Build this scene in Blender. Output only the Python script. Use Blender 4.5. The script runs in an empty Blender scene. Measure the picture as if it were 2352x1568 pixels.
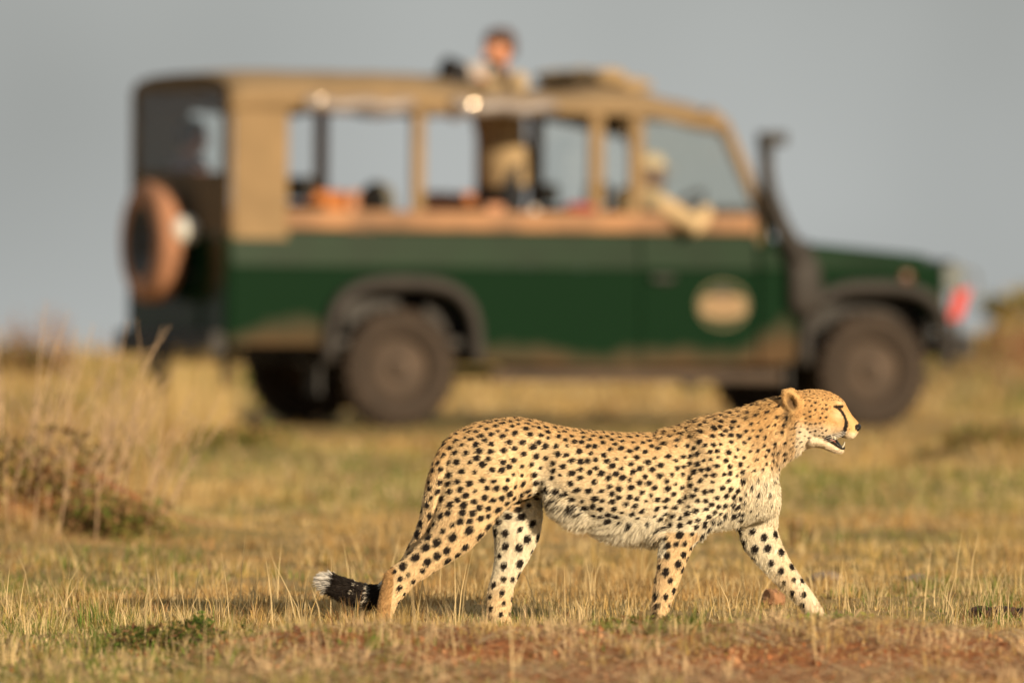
import bpy, bmesh, math, random
import numpy as np
from mathutils import Vector, Matrix, Euler
from mathutils.bvhtree import BVHTree

R = math.radians
rng = np.random.default_rng(7)
random.seed(7)
scene = bpy.context.scene
COL = scene.collection

# ------------------------------------------------------------------ camera
CAM_H = 1.31
cam_d = bpy.data.cameras.new('camera')
cam = bpy.data.objects.new('camera', cam_d)
COL.objects.link(cam)
cam.location = (0, 0, CAM_H)
cam.rotation_euler = (R(90) - math.atan(261 / 26133), 0, 0)
cam_d.sensor_width = 36
cam_d.lens = 400
cam_d.clip_start = 0.5
cam_d.clip_end = 20000
cam_d.dof.use_dof = True
cam_d.dof.focus_distance = 37.80
cam_d.dof.aperture_fstop = 3.0
cam_d.dof.aperture_blades = 0
scene.camera = cam

# ------------------------------------------------------------------ sky, sun, exposure
SUN_EL, SUN_AZ = 17.0, 38.0           # elevation; degrees to the right of straight behind the camera
world = bpy.data.worlds.new('World')
scene.world = world
world.use_nodes = True
wn, wl = world.node_tree.nodes, world.node_tree.links
for n in list(wn):
    wn.remove(n)
w_out = wn.new('ShaderNodeOutputWorld')
w_bg = wn.new('ShaderNodeBackground')
w_bg.inputs['Strength'].default_value = 0.1
sky = wn.new('ShaderNodeTexSky')
sky.sky_type = 'NISHITA'
sky.sun_disc = False
sky.sun_elevation = R(SUN_EL)
sky.sun_rotation = R(180 - SUN_AZ)
sky.air_density = 1.0
sky.dust_density = 2.0
w_tc = wn.new('ShaderNodeTexCoord')
w_no = wn.new('ShaderNodeTexNoise')
w_no.inputs['Scale'].default_value = 11.0
w_no.inputs['Detail'].default_value = 3.0
w_rp = wn.new('ShaderNodeValToRGB')          # grey rain cloud
w_rp.color_ramp.elements[0].position = 0.3
w_rp.color_ramp.elements[0].color = (2.38, 2.47, 2.39, 1)
w_rp.color_ramp.elements[1].position = 0.7
w_rp.color_ramp.elements[1].color = (4.02, 4.18, 4.10, 1)
w_mx = wn.new('ShaderNodeMix')
w_mx.data_type = 'RGBA'
w_mx.inputs[0].default_value = 0.93
w_mp = wn.new('ShaderNodeMapping')
w_mp.inputs['Location'].default_value = (2.22149522, -1.27909675, 0.6188889)
wl.new(w_tc.outputs['Generated'], w_mp.inputs['Vector'])
wl.new(w_mp.outputs['Vector'], w_no.inputs['Vector'])
wl.new(w_no.outputs['Fac'], w_rp.inputs['Fac'])
wl.new(sky.outputs['Color'], w_mx.inputs[6])
wl.new(w_rp.outputs['Color'], w_mx.inputs[7])
wl.new(w_mx.outputs[2], w_bg.inputs['Color'])
wl.new(w_bg.outputs['Background'], w_out.inputs['Surface'])

sun_d = bpy.data.lights.new('sun', 'SUN')
sun_d.energy = 5.0
sun_d.angle = R(0.53)
sun_d.color = (1.0, 0.80, 0.55)
sun = bpy.data.objects.new('sun', sun_d)
COL.objects.link(sun)
_az = R(SUN_AZ)
SUN_DIR = Vector((math.sin(_az) * math.cos(R(SUN_EL)), -math.cos(_az) * math.cos(R(SUN_EL)), math.sin(R(SUN_EL))))
sun.rotation_euler = SUN_DIR.to_track_quat('Z', 'Y').to_euler()

scene.view_settings.view_transform = 'Standard'
scene.view_settings.look = 'None'
scene.view_settings.exposure = 0.30
scene.view_settings.gamma = 1.0
scene.view_settings.use_curve_mapping = False
scene.render.engine = 'CYCLES'
scene.cycles.max_bounces = 6
scene.cycles.diffuse_bounces = 3
scene.cycles.glossy_bounces = 3
scene.cycles.transparent_max_bounces = 8
scene.cycles.use_denoising = True
scene.cycles_curves.shape = 'RIBBONS'

# ------------------------------------------------------------------ helpers
def tag(o, label=None, cat=None, group=None, kind=None):
    if label: o['label'] = label
    if cat: o['category'] = cat
    if group: o['group'] = group
    if kind: o['kind'] = kind
    return o

def empty(name, loc=(0, 0, 0), rot=(0, 0, 0)):
    o = bpy.data.objects.new(name, None)
    o.location = loc; o.rotation_euler = rot
    o.empty_display_size = 0.1
    COL.objects.link(o)
    return o

def link(name, me, mat=None, parent=None):
    o = bpy.data.objects.new(name, me)
    COL.objects.link(o)
    if mat is not None and not me.materials:
        me.materials.append(mat)
    if parent is not None:
        o.parent = parent
    return o

def mat(name, col, rough=0.6, metal=0.0, coat=0.0, spec=0.5, noise=0.0, nscale=8.0, col2=None, bump=0.0, alpha=1.0, trans=0.0):
    m = bpy.data.materials.new(name)
    m.use_nodes = True
    nt = m.node_tree
    b = nt.nodes['Principled BSDF']
    b.inputs['Roughness'].default_value = rough
    b.inputs['Metallic'].default_value = metal
    b.inputs['Coat Weight'].default_value = coat
    b.inputs['Specular IOR Level'].default_value = spec
    b.inputs['Transmission Weight'].default_value = trans
    c1 = (*col, 1)
    c2 = (*(col2 if col2 else [c * (1 - noise) for c in col]), 1)
    tc = nt.nodes.new('ShaderNodeTexCoord')
    no = nt.nodes.new('ShaderNodeTexNoise')
    no.inputs['Scale'].default_value = nscale
    no.inputs['Detail'].default_value = 4
    rp = nt.nodes.new('ShaderNodeValToRGB')
    rp.color_ramp.elements[0].position = 0.35
    rp.color_ramp.elements[0].color = c2
    rp.color_ramp.elements[1].position = 0.65
    rp.color_ramp.elements[1].color = c1
    nt.links.new(tc.outputs['Object'], no.inputs['Vector'])
    nt.links.new(no.outputs['Fac'], rp.inputs['Fac'])
    nt.links.new(rp.outputs['Color'], b.inputs['Base Color'])
    if bump:
        bp = nt.nodes.new('ShaderNodeBump')
        bp.inputs['Strength'].default_value = bump
        bp.inputs['Distance'].default_value = 0.02
        nt.links.new(no.outputs['Fac'], bp.inputs['Height'])
        nt.links.new(bp.outputs['Normal'], b.inputs['Normal'])
    return m

def attr_mat(name, attr='col', rough=0.7, transl=0.0, spec=0.3):
    m = bpy.data.materials.new(name)
    m.use_nodes = True
    nt = m.node_tree
    b = nt.nodes['Principled BSDF']
    at = nt.nodes.new('ShaderNodeAttribute')
    at.attribute_name = attr
    b.inputs['Roughness'].default_value = rough
    b.inputs['Specular IOR Level'].default_value = spec
    nt.links.new(at.outputs['Color'], b.inputs['Base Color'])
    if transl:
        tr = nt.nodes.new('ShaderNodeBsdfTranslucent')
        mx = nt.nodes.new('ShaderNodeMixShader')
        mx.inputs[0].default_value = transl
        nt.links.new(at.outputs['Color'], tr.inputs['Color'])
        nt.links.new(b.outputs[0], mx.inputs[1])
        nt.links.new(tr.outputs[0], mx.inputs[2])
        nt.links.new(mx.outputs[0], nt.nodes['Material Output'].inputs['Surface'])
    return m

def mesh_from(V, F, name='mesh', smooth=False):
    me = bpy.data.meshes.new(name)
    me.from_pydata([tuple(map(float, v)) for v in V], [], [tuple(f) for f in F])
    if smooth:
        me.polygons.foreach_set('use_smooth', [True] * len(me.polygons))
    me.update()
    return me

def tri_mesh(V, T, name, cols=None):
    """fast mesh from numpy arrays of triangles"""
    me = bpy.data.meshes.new(name)
    me.vertices.add(len(V)); me.loops.add(T.size); me.polygons.add(len(T))
    me.vertices.foreach_set('co', np.ascontiguousarray(V, np.float32).ravel())
    me.loops.foreach_set('vertex_index', np.ascontiguousarray(T, np.int32).ravel())
    me.polygons.foreach_set('loop_start', np.arange(0, T.size, 3, dtype=np.int32))
    me.polygons.foreach_set('loop_total', np.full(len(T), 3, np.int32))
    me.update(calc_edges=True)
    if cols is not None:
        a = me.attributes.new('col', 'FLOAT_COLOR', 'POINT')
        c = np.ones((len(V), 4), np.float32); c[:, :3] = cols
        a.data.foreach_set('color', c.ravel())
    return me

class MB:
    """collects closed shapes into one mesh"""
    def __init__(s): s.V = []; s.F = []
    def add(s, V, F):
        o = len(s.V)
        s.V += [tuple(v) for v in V]
        s.F += [tuple(i + o for i in f) for f in F]
        return s
    def loft(s, secs, n=20, power=2.0):
        """secs: list of (centre, a, b) with a, b half-axis vectors; rounded ends come from the sections themselves"""
        V = []; F = []
        for c, a, b in secs:
            c, a, b = Vector(c), Vector(a), Vector(b)
            for k in range(n):
                t = 2 * math.pi * k / n
                ct, st = math.cos(t), math.sin(t)
                if power != 2.0:
                    ct = math.copysign(abs(ct) ** (2 / power), ct); st = math.copysign(abs(st) ** (2 / power), st)
                V.append(c + a * ct + b * st)
        m = len(secs)
        for i in range(m - 1):
            for k in range(n):
                k2 = (k + 1) % n
                F.append((i * n + k, i * n + k2, (i + 1) * n + k2, (i + 1) * n + k))
        V.append(Vector(secs[0][0])); V.append(Vector(secs[-1][0]))
        for k in range(n):
            k2 = (k + 1) % n
            F.append((m * n, k2, k)); F.append((m * n + 1, (m - 1) * n + k, (m - 1) * n + k2))
        return s.add(V, F)
    def tube(s, pts, radii, n=10, round_ends=True):
        pts = [Vector(p) for p in pts]
        if not hasattr(radii, '__len__'): radii = [radii] * len(pts)
        secs = []
        up = None
        for i, p in enumerate(pts):
            t = (pts[min(i + 1, len(pts) - 1)] - pts[max(i - 1, 0)]).normalized()
            if up is None:
                up = Vector((0, 0, 1)) if abs(t.z) < 0.9 else Vector((1, 0, 0))
            a = t.cross(up)
            a = a.normalized() if a.length > 1e-6 else Vector((1, 0, 0))
            b = a.cross(t).normalized()
            up = b
            if i == 0 and round_ends:
                for q in (0.85, 0.5):
                    r = radii[0]
                    secs.append((p - t * r * q, a * r * math.sqrt(1 - q * q), b * r * math.sqrt(1 - q * q)))
            secs.append((p, a * radii[i], b * radii[i]))
            if i == len(pts) - 1 and round_ends:
                for q in (0.5, 0.85):
                    r = radii[-1]
                    secs.append((p + t * r * q, a * r * math.sqrt(1 - q * q), b * r * math.sqrt(1 - q * q)))
        return s.loft(secs, n)
    def ball(s, c, rx, ry=None, rz=None, n=16, rot=None):
        ry = rx if ry is None else ry; rz = rx if rz is None else rz
        V = []; F = []
        m = max(6, n // 2)
        Mx = Euler(rot).to_matrix() if rot else Matrix.Identity(3)
        for i in range(1, m):
            ph = math.pi * i / m
            for k in range(n):
                t = 2 * math.pi * k / n
                V.append(Vector(c) + Mx @ Vector((rx * math.sin(ph) * math.cos(t), ry * math.sin(ph) * math.sin(t), rz * math.cos(ph))))
        V.append(Vector(c) + Mx @ Vector((0, 0, rz))); V.append(Vector(c) + Mx @ Vector((0, 0, -rz)))
        for i in range(m - 2):
            for k in range(n):
                k2 = (k + 1) % n
                F.append((i * n + k, (i + 1) * n + k, (i + 1) * n + k2, i * n + k2))
        top, bot = (m - 1) * n, (m - 1) * n + 1
        for k in range(n):
            k2 = (k + 1) % n
            F.append((top, k, k2)); F.append((bot, (m - 2) * n + k2, (m - 2) * n + k))
        return s.add(V, F)
    def box(s, lo, hi):
        x0, y0, z0 = lo; x1, y1, z1 = hi
        V = [(x0, y0, z0), (x1, y0, z0), (x1, y1, z0), (x0, y1, z0), (x0, y0, z1), (x1, y0, z1), (x1, y1, z1), (x0, y1, z1)]
        return s.add(V, [(0, 3, 2, 1), (4, 5, 6, 7), (0, 1, 5, 4), (1, 2, 6, 5), (2, 3, 7, 6), (3, 0, 4, 7)])
    def prism(s, poly, y0, y1, yf=None):
        """poly: XZ outline, extruded along Y"""
        n = len(poly)
        V = [(x, y0 if yf is None else yf(z, 0), z) for x, z in poly] + [(x, y1 if yf is None else yf(z, 1), z) for x, z in poly]
        F = [tuple(range(n)), tuple(range(2 * n - 1, n - 1, -1))]
        for i in range(n):
            j = (i + 1) % n
            F.append((i, i + n, j + n, j))
        return s.add(V, F)
    def mesh(s, name, smooth=False, bevel=0.0, seg=2):
        me = mesh_from(s.V, s.F, name, False)
        bm = bmesh.new(); bm.from_mesh(me)
        bmesh.ops.recalc_face_normals(bm, faces=bm.faces)
        if bevel:
            es = [e for e in bm.edges if e.is_manifold and e.calc_face_angle(0) > R(28)]
            bmesh.ops.bevel(bm, geom=es, offset=bevel, segments=seg, affect='EDGES', profile=0.5, clamp_overlap=True)
        if smooth:
            for f in bm.faces: f.smooth = True
        bm.to_mesh(me); bm.free(); me.update()
        return me
    def obj(s, name, m, parent=None, smooth=False, bevel=0.0, seg=2):
        return link(name, s.mesh(name, smooth, bevel, seg), m, parent)
    def fused(s, name, voxel, smooth_it=3):
        """one continuous smooth surface round all the shapes"""
        o = link('tmp', s.mesh('tmp'))
        md = o.modifiers.new('r', 'REMESH'); md.mode = 'VOXEL'; md.voxel_size = voxel; md.use_smooth_shade = True
        if smooth_it:
            sm = o.modifiers.new('s', 'SMOOTH'); sm.factor = 0.5; sm.iterations = smooth_it
        dg = bpy.context.evaluated_depsgraph_get()
        dg.update()
        me = bpy.data.meshes.new_from_object(o.evaluated_get(dg))
        me.name = name
        old = o.data
        bpy.data.objects.remove(o); bpy.data.meshes.remove(old)
        me.polygons.foreach_set('use_smooth', [True] * len(me.polygons))
        return me

def _hash(ix, iy, seed):
    h = (ix.astype(np.int64) * 374761393 + iy.astype(np.int64) * 668265263 + seed * 1442695041) & 0xffffffff
    h = ((h ^ (h >> 13)) * 1274126177) & 0xffffffff
    return ((h ^ (h >> 16)) & 0xffff) / 65535.0

def vnoise(x, y, scale, seed=0):
    x = np.asarray(x, float) * scale; y = np.asarray(y, float) * scale
    ix = np.floor(x).astype(np.int64); iy = np.floor(y).astype(np.int64)
    fx = x - ix; fy = y - iy
    fx = fx * fx * (3 - 2 * fx); fy = fy * fy * (3 - 2 * fy)
    a = _hash(ix, iy, seed); b = _hash(ix + 1, iy, seed); c = _hash(ix, iy + 1, seed); d = _hash(ix + 1, iy + 1, seed)
    return (a * (1 - fx) + b * fx) * (1 - fy) + (c * (1 - fx) + d * fx) * fy

def sstep(a, b, x):
    t = np.clip((np.asarray(x, float) - a) / (b - a), 0, 1)
    return t * t * (3 - 2 * t)

F_PX = 26133.0                       # focal length in pixels of a 2352 px wide picture
def at(u, v, d):
    """point seen at pixel (u, v) of the 2352 px wide picture, d metres ahead"""
    return Vector(((u - 1176) / F_PX * d, d, CAM_H - (v - 523) / F_PX * d))
# ------------------------------------------------------------------ land
def mound_w(x, y):
    n = vnoise(x, y, 2.3, 11) - .5
    edge = sstep(-1.05, -.55, x + .35 * n)
    right = 1 - .45 * sstep(1.0, 1.6, x)
    return edge * right * np.exp(-((y - 34.7 + .5 * n) / .95) ** 2)

def hum_w(x, y):
    n = vnoise(x, y, 1.6, 5) - .5
    return np.exp(-(((x + 2.18) / .58) ** 2 + ((y - 48.2) / 1.1) ** 2) * (1 + .8 * n))

def gz(x, y):
    x = np.asarray(x, float); y = np.asarray(y, float)
    near = 1 - sstep(110, 140, y)
    z = near * (.050 * (vnoise(x, y, .33, 3) - .5) * sstep(36.5, 42, y) + .022 * (vnoise(x, y, 1.7, 4) - .5) + .012 * (vnoise(x, y, 5.1, 6) - .5))
    flat = np.exp(-((y - 37.9) / 1.2) ** 4)
    z = z * (1 - .8 * flat) - .012 * flat
    z = z + .082 * mound_w(x, y)
    z = z + mound_w(x, y) * .036 * (vnoise(x, y, 4.3, 21) - .5)
    z = z + .37 * hum_w(x, y)
    z = z + .10 * np.exp(-(((x + 1.50) / .5) ** 2 + ((y - 64) / 1.6) ** 2))
    z = z + .13 * np.exp(-(((x - 2.65) / .35) ** 2 + ((y - 63) / 1.5) ** 2))
    z = z + .56 * np.exp(-(((x - 4.65) / 1.15) ** 2 + ((y - 97) / 4.5) ** 2))
    veh = sstep(58, 68, y) * (1 - sstep(92, 108, y))
    wz_ = sstep(64, 71, y) * (1 - sstep(84, 92, y))
    z = z * (1 - .75 * wz_) - .030 * wz_
    z = z - veh * .010 * np.clip(x + .8, -3, 5)
    d = np.maximum(y - 112, 0)
    far = np.where(d < 20, .0009 * d * d, .36 + .036 * (d - 20))
    r = np.maximum(np.abs(x) - 40, 0)
    return z - far

def axis(parts):
    return np.unique(np.concatenate(parts))
xs = axis([np.linspace(-2.8, 2.8, 113), np.linspace(-8, 8, 120), np.geomspace(8, 9000, 40), -np.geomspace(8, 9000, 40)])
ys = axis([np.array([-400, -150, -60, -20, 0, 10, 20, 26]), np.linspace(29, 42, 210), np.linspace(42, 70, 180), np.linspace(70, 140, 160), np.geomspace(140, 9000, 50)])
GX, GY = np.meshgrid(xs, ys)
GV = np.stack([GX.ravel(), GY.ravel(), gz(GX, GY).ravel()], 1)
nx, ny = len(xs), len(ys)
ii, jj = np.meshgrid(np.arange(nx - 1), np.arange(ny - 1))
a0 = (jj * nx + ii).ravel()
GT = np.concatenate([np.stack([a0, a0 + 1, a0 + nx + 1], 1), np.stack([a0, a0 + nx + 1, a0 + nx], 1)])
soil = np.clip(mound_w(GV[:, 0], GV[:, 1]) * 1.2 * sstep(33.0, 34.4, 69 - GV[:, 1] + 0 * GV[:, 0]) + sstep(35.0, 33.5, GV[:, 1]) * sstep(-1.0, -.4, GV[:, 0]) * .8
               + hum_w(GV[:, 0], GV[:, 1]) * 1.1 + np.exp(-(((GV[:, 0] - 4.80) / 1.1) ** 2 + ((GV[:, 1] - 97) / 5) ** 2)) + .8 * np.exp(-(((GV[:, 0] + .6) / .7) ** 2 + ((GV[:, 1] - 69) / 3) ** 2)), 0, 1)
ground_me = tri_mesh(GV, GT, 'ground', np.stack([soil, soil, soil], 1))
ground_me.polygons.foreach_set('use_smooth', [True] * len(ground_me.polygons))
M_GND = bpy.data.materials.new('savanna_soil')
M_GND.use_nodes = True
nt = M_GND.node_tree
b = nt.nodes['Principled BSDF']; b.inputs['Roughness'].default_value = .95; b.inputs['Specular IOR Level'].default_value = .1
atn = nt.nodes.new('ShaderNodeAttribute'); atn.attribute_name = 'col'
tc = nt.nodes.new('ShaderNodeTexCoord')
n1 = nt.nodes.new('ShaderNodeTexNoise'); n1.inputs['Scale'].default_value = 1.4; n1.inputs['Detail'].default_value = 6
n2 = nt.nodes.new('ShaderNodeTexNoise'); n2.inputs['Scale'].default_value = 22; n2.inputs['Detail'].default_value = 5
r1 = nt.nodes.new('ShaderNodeValToRGB')          # dry litter to olive turf
r1.color_ramp.elements[0].position = .35; r1.color_ramp.elements[0].color = (.20, .16, .055, 1)
r1.color_ramp.elements[1].position = .65; r1.color_ramp.elements[1].color = (.38, .25, .11, 1)
r2 = nt.nodes.new('ShaderNodeValToRGB')          # red earth
r2.color_ramp.elements[0].position = .3; r2.color_ramp.elements[0].color = (.20, .072, .026, 1)
r2.color_ramp.elements[1].position = .7; r2.color_ramp.elements[1].color = (.46, .19, .075, 1)
ad = nt.nodes.new('ShaderNodeMath'); ad.operation = 'MULTIPLY_ADD'; ad.inputs[1].default_value = 1.3; ad.inputs[2].default_value = -.75
a2 = nt.nodes.new('ShaderNodeMath'); a2.operation = 'ADD'; a2.use_clamp = True
sc_ = nt.nodes.new('ShaderNodeMath'); sc_.operation = 'MULTIPLY'; sc_.inputs[1].default_value = 1.7
mx = nt.nodes.new('ShaderNodeMix'); mx.data_type = 'RGBA'
L = nt.links.new
L(tc.outputs['Object'], n1.inputs['Vector']); L(tc.outputs['Object'], n2.inputs['Vector'])
L(n1.outputs['Fac'], r1.inputs['Fac']); L(n2.outputs['Fac'], r2.inputs['Fac'])
L(n1.outputs['Fac'], ad.inputs[0]); L(atn.outputs['Fac'], sc_.inputs[0])
L(sc_.outputs[0], a2.inputs[0]); L(ad.outputs[0], a2.inputs[1])
L(a2.outputs[0], mx.inputs[0]); L(r1.outputs['Color'], mx.inputs[6]); L(r2.outputs['Color'], mx.inputs[7])
L(mx.outputs[2], b.inputs['Base Color'])
bp = nt.nodes.new('ShaderNodeBump'); bp.inputs['Strength'].default_value = .6; bp.inputs['Distance'].default_value = .03
L(n2.outputs['Fac'], bp.inputs['Height']); L(bp.outputs['Normal'], b.inputs['Normal'])
ground = link('ground', ground_me, M_GND)
tag(ground, 'red savanna soil rolling away to a low crest under dry grass', kind='structure')
# ------------------------------------------------------------------ cheetah
CH_O = Vector((0.25, 37.87, -0.02))
CS = 1126.5                          # photograph pixels per metre at the animal
def cp(sx, sy, y=0.0):
    return Vector(((sx - 1920) / CS - CH_O.x, y, CAM_H - (sy - 854) / CS - CH_O.z))
def to_px(P):
    return 1920 + (P[:, 0] + CH_O.x) * CS, 854 + (CAM_H - CH_O.z - P[:, 2]) * CS

def cloft(mb, secs, y=0.0, n=28, power=2.0, shrink=4.0):
    """secs: ((x, y) one edge, (x, y) other edge, half width[, y offset])"""
    out = []
    for s in secs:
        p, q, hw = s[0], s[1], s[2]
        yo = s[3] if len(s) > 3 else y
        A, B = cp(p[0], p[1], yo), cp(q[0], q[1], yo)
        a = (A - B) / 2
        a = a * max(0.2, 1 - shrink / CS / a.length)
        out.append(((A + B) / 2, a, Vector((0, hw, 0))))
    mb.loft(out, n, power)

cb = MB()
cloft(cb, [((1652, 1690), (1660, 1800), .03), ((1668, 1650), (1672, 1850), .06), ((1705, 1617), (1705, 1890), .085), ((1780, 1585), (1780, 1910), .104), ((1860, 1568), (1860, 1900), .110),
           ((1940, 1562), (1940, 1878), .108), ((2010, 1573), (2015, 1862), .104), ((2075, 1590), (2075, 1880), .106), ((2150, 1604), (2150, 1935), .114),
           ((2250, 1614), (2240, 1975), .126), ((2350, 1621), (2345, 1998), .132), ((2450, 1620), (2450, 2003), .132), ((2530, 1603), (2530, 2000), .128),
           ((2620, 1570), (2620, 1990), .122), ((2700, 1549), (2700, 1982), .115), ((2770, 1545), (2780, 1968), .106), ((2840, 1570), (2845, 1950), .094),
           ((2885, 1640), (2890, 1945), .076), ((2908, 1760), (2910, 1938), .055), ((2920, 1830), (2920, 1915), .03)], n=40, power=2.15)
# neck
cloft(cb, [((2680, 1556), (2870, 1850), .095), ((2740, 1540), (2908, 1800), .092), ((2800, 1522), (2928, 1752), .084), ((2845, 1508), (2955, 1728), .078), ((2889, 1493), (2988, 1707), .073), ((2935, 1478), (3018, 1690), .070),
           ((2985, 1470), (3045, 1678), .066)], n=32)
# skull and muzzle
cloft(cb, [((2955, 1500), (3000, 1660), .050), ((2985, 1467), (3030, 1672), .066), ((3030, 1459), (3056, 1665), .072), ((3072, 1459), (3080, 1655), .070), ((3112, 1468), (3104, 1640), .063),
           ((3145, 1484), (3126, 1634), .053), ((3167, 1505), (3146, 1637), .043), ((3180, 1532), (3164, 1642), .036), ((3195, 1556), (3180, 1646), .033),
           ((3211, 1574), (3194, 1644), .030), ((3222, 1588), (3208, 1634), .022), ((3227, 1598), (3217, 1622), .010)], n=32, shrink=2)
for sg in (-1, 1):
    cb.ball(cp(3078, 1598, sg * .045), .040, .026, .036)                      # cheek
    cb.ball(cp(3186, 1622, sg * .019), .024, .020, .020)                      # whisker pad
    cb.ball(cp(3132, 1512, sg * .037), .026, .016, .014, rot=(0, R(18), 0))   # brow
# lower jaw
cloft(cb, [((3040, 1625), (3030, 1676), .060), ((3075, 1632), (3066, 1676), .053), ((3104, 1646), (3094, 1683), .042), ((3124, 1660), (3115, 1690), .033), ((3143, 1675), (3133, 1697), .026),
           ((3158, 1681), (3150, 1699), .019), ((3168, 1682), (3164, 1694), .010)], n=24, shrink=1)
# ears
for sg in (-1, 1):
    dx = 0 if sg < 0 else 14
    cloft(cb, [((2952 + dx, 1552), (3012 + dx, 1520), .020, sg * .050), ((2938 + dx, 1525), (3008 + dx, 1496), .020, sg * .058), ((2929 + dx, 1496), (2994 + dx, 1478), .017, sg * .063),
               ((2926 + dx, 1474), (2976 + dx, 1464), .013, sg * .066), ((2932 + dx, 1460), (2960 + dx, 1455), .009, sg * .067)], n=20, shrink=0)
# near hind leg
NH = [((1690, 1650), (1985, 1630), .045, -.050), ((1662, 1740), (1995, 1720), .058, -.066), ((1650, 1800), (1985, 1800), .060, -.074), ((1642, 1870), (1948, 1866), .057, -.080), ((1628, 1940), (1886, 1918), .051, -.086),
      ((1606, 2000), (1832, 1988), .045, -.090), ((1556, 2052), (1766, 2056), .039, -.092), ((1512, 2094), (1700, 2098), .033, -.094), ((1468, 2121), (1622, 2148), .028, -.095),
      ((1438, 2148), (1566, 2182), .026, -.095), ((1427, 2198), (1520, 2232), .025, -.095), ((1416, 2248), (1492, 2268), .025, -.095), ((1408, 2300), (1475, 2304), .026, -.095),
      ((1405, 2340), (1466, 2344), .028, -.095), ((1408, 2362), (1466, 2366), .026, -.095)]
cloft(cb, NH, n=24)
cb.ball(cp(1447, 2368, -.095), .046, .036, .021)
# far hind leg
FH = [((1800, 1700), (2010, 1720), .045, .050), ((1815, 1800), (2028, 1800), .055, .068), ((1830, 1880), (2036, 1870), .055, .078), ((1842, 1960), (2038, 1945), .050, .084), ((1852, 2030), (2024, 2020), .043, .088),
      ((1852, 2092), (1990, 2092), .035, .090), ((1844, 2150), (1954, 2152), .030, .090), ((1828, 2203), (1930, 2206), .027, .090), ((1820, 2250), (1923, 2256), .025, .090),
      ((1824, 2300), (1917, 2306), .026, .090), ((1834, 2340), (1916, 2344), .028, .090)]
cloft(cb, FH, n=24)
cb.ball(cp(1890, 2352, .090), .046, .036, .022)
# near fore leg and shoulder
NF = [((2585, 1615), (2705, 1600), .030, -.068), ((2555, 1680), (2760, 1660), .042, -.080), ((2535, 1750), (2796, 1730), .047, -.086), ((2522, 1830), (2786, 1836), .049, -.088), ((2505, 1915), (2730, 1930), .047, -.090),
      ((2484, 1980), (2655, 1988), .041, -.092), ((2473, 2040), (2602, 2046), .035, -.092), ((2463, 2105), (2573, 2112), .031, -.090), ((2455, 2170), (2549, 2178), .028, -.088),
      ((2446, 2236), (2525, 2244), .026, -.086), ((2437, 2298), (2504, 2302), .027, -.086), ((2434, 2332), (2500, 2336), .029, -.086)]
cloft(cb, NF, n=24)
cb.ball(cp(2480, 2343, -.086), .046, .037, .022)
# far fore leg
FF = [((2640, 1740), (2850, 1740), .040, .075), ((2680, 1840), (2912, 1850), .048, .082), ((2738, 1925), (2921, 1930), .044, .086), ((2766, 1985), (2919, 1985), .039, .088), ((2788, 2052), (2936, 2042), .034, .088),
      ((2838, 2112), (2966, 2100), .031, .086), ((2894, 2170), (3004, 2158), .028, .086), ((2944, 2220), (3040, 2206), .026, .084), ((2990, 2266), (3072, 2252), .026, .084),
      ((3016, 2298), (3090, 2284), .028, .084), ((3030, 2325), (3100, 2310), .026, .084)]
cloft(cb, FF, n=24)
cb.ball(cp(3076, 2322, .084), .044, .037, .022, rot=(0, R(20), 0))
# tail
TAIL = [(1716, 1662, -.03, .036), (1680, 1710, -.045, .036), (1652, 1766, -.062, .034), (1633, 1830, -.066, .032), (1620, 1890, -.062, .030), (1605, 1960, -.050, .029), (1580, 2030, -.03, .029), (1540, 2105, 0.0, .029),
        (1490, 2180, .005, .030), (1440, 2228, .005, .034), (1385, 2238, .0, .036), (1325, 2224, -.01, .036), (1270, 2200, -.015, .034), (1232, 2184, -.02, .028), (1214, 2178, -.02, .018)]
cb.tube([cp(a, b, c) for a, b, c, _ in TAIL], [r for *_, r in TAIL], n=16)

ch_me = cb.fused('cheetah', 0.0046, 4)
nv = len(ch_me.vertices)
P = np.empty(nv * 3, np.float32); ch_me.vertices.foreach_get('co', P); P = P.reshape(-1, 3).astype(float)
N = np.empty(nv * 3, np.float32); ch_me.vertices.foreach_get('normal', N); N = N.reshape(-1, 3).astype(float)
# modelled hollows and swellings: ear cup, muscle, ribs
sx, sy = to_px(P)
def bump(cx, cy, rx, ry, amt, side, rot=0.0, pw=1.0):
    c, s_ = math.cos(rot), math.sin(rot)
    dx, dy = sx - cx, sy - cy
    u = (dx * c + dy * s_) / rx; v = (-dx * s_ + dy * c) / ry
    w = np.exp(-(u * u + v * v) ** pw)
    m = (P[:, 1] * side > 0.01) & (N[:, 1] * side > -0.2)
    P[:, 1] += np.where(m, side * amt * w * (1.5 if cx < 2900 else 1.0), 0)
for sg in (-1, 1):
    dx = 0 if sg < 0 else 14
    bump(2966 + dx, 1506, 17, 28, -.020, sg, -.5, 2)            # ear cup
    bump(2560, 1850, 26, 150, -.010, sg, .10)                  # crease behind the shoulder
    bump(2500, 1960, 40, 60, -.012, sg)
    bump(2690, 1760, 55, 90, .008, sg)                         # upper arm muscle
    bump(2640, 1660, 22, 90, .006, sg, -.45)                   # shoulder blade ridge
    bump(2030, 1760, 40, 90, -.012, sg, .15)                   # flank hollow
    bump(1800, 1700, 90, 70, .008, sg)
    bump(1880, 1800, 60, 90, .010, sg)
    for k in range(6):
        bump(2290 + k * 42, 1790 + 6 * k, 12, 110, .0022, sg, .18)
    bump(2860, 1640, 14, 80, .006, sg, .55)                    # neck muscle
    bump(2945, 1640, 12, 60, -.006, sg, .1)
    bump(3140, 1530, 14, 9, -.007, sg, .3)                     # eye socket
    bump(3150, 1575, 14, 22, -.004, sg)
ch_me.vertices.foreach_set('co', P.astype(np.float32).ravel())
ch_me.update()
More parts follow.
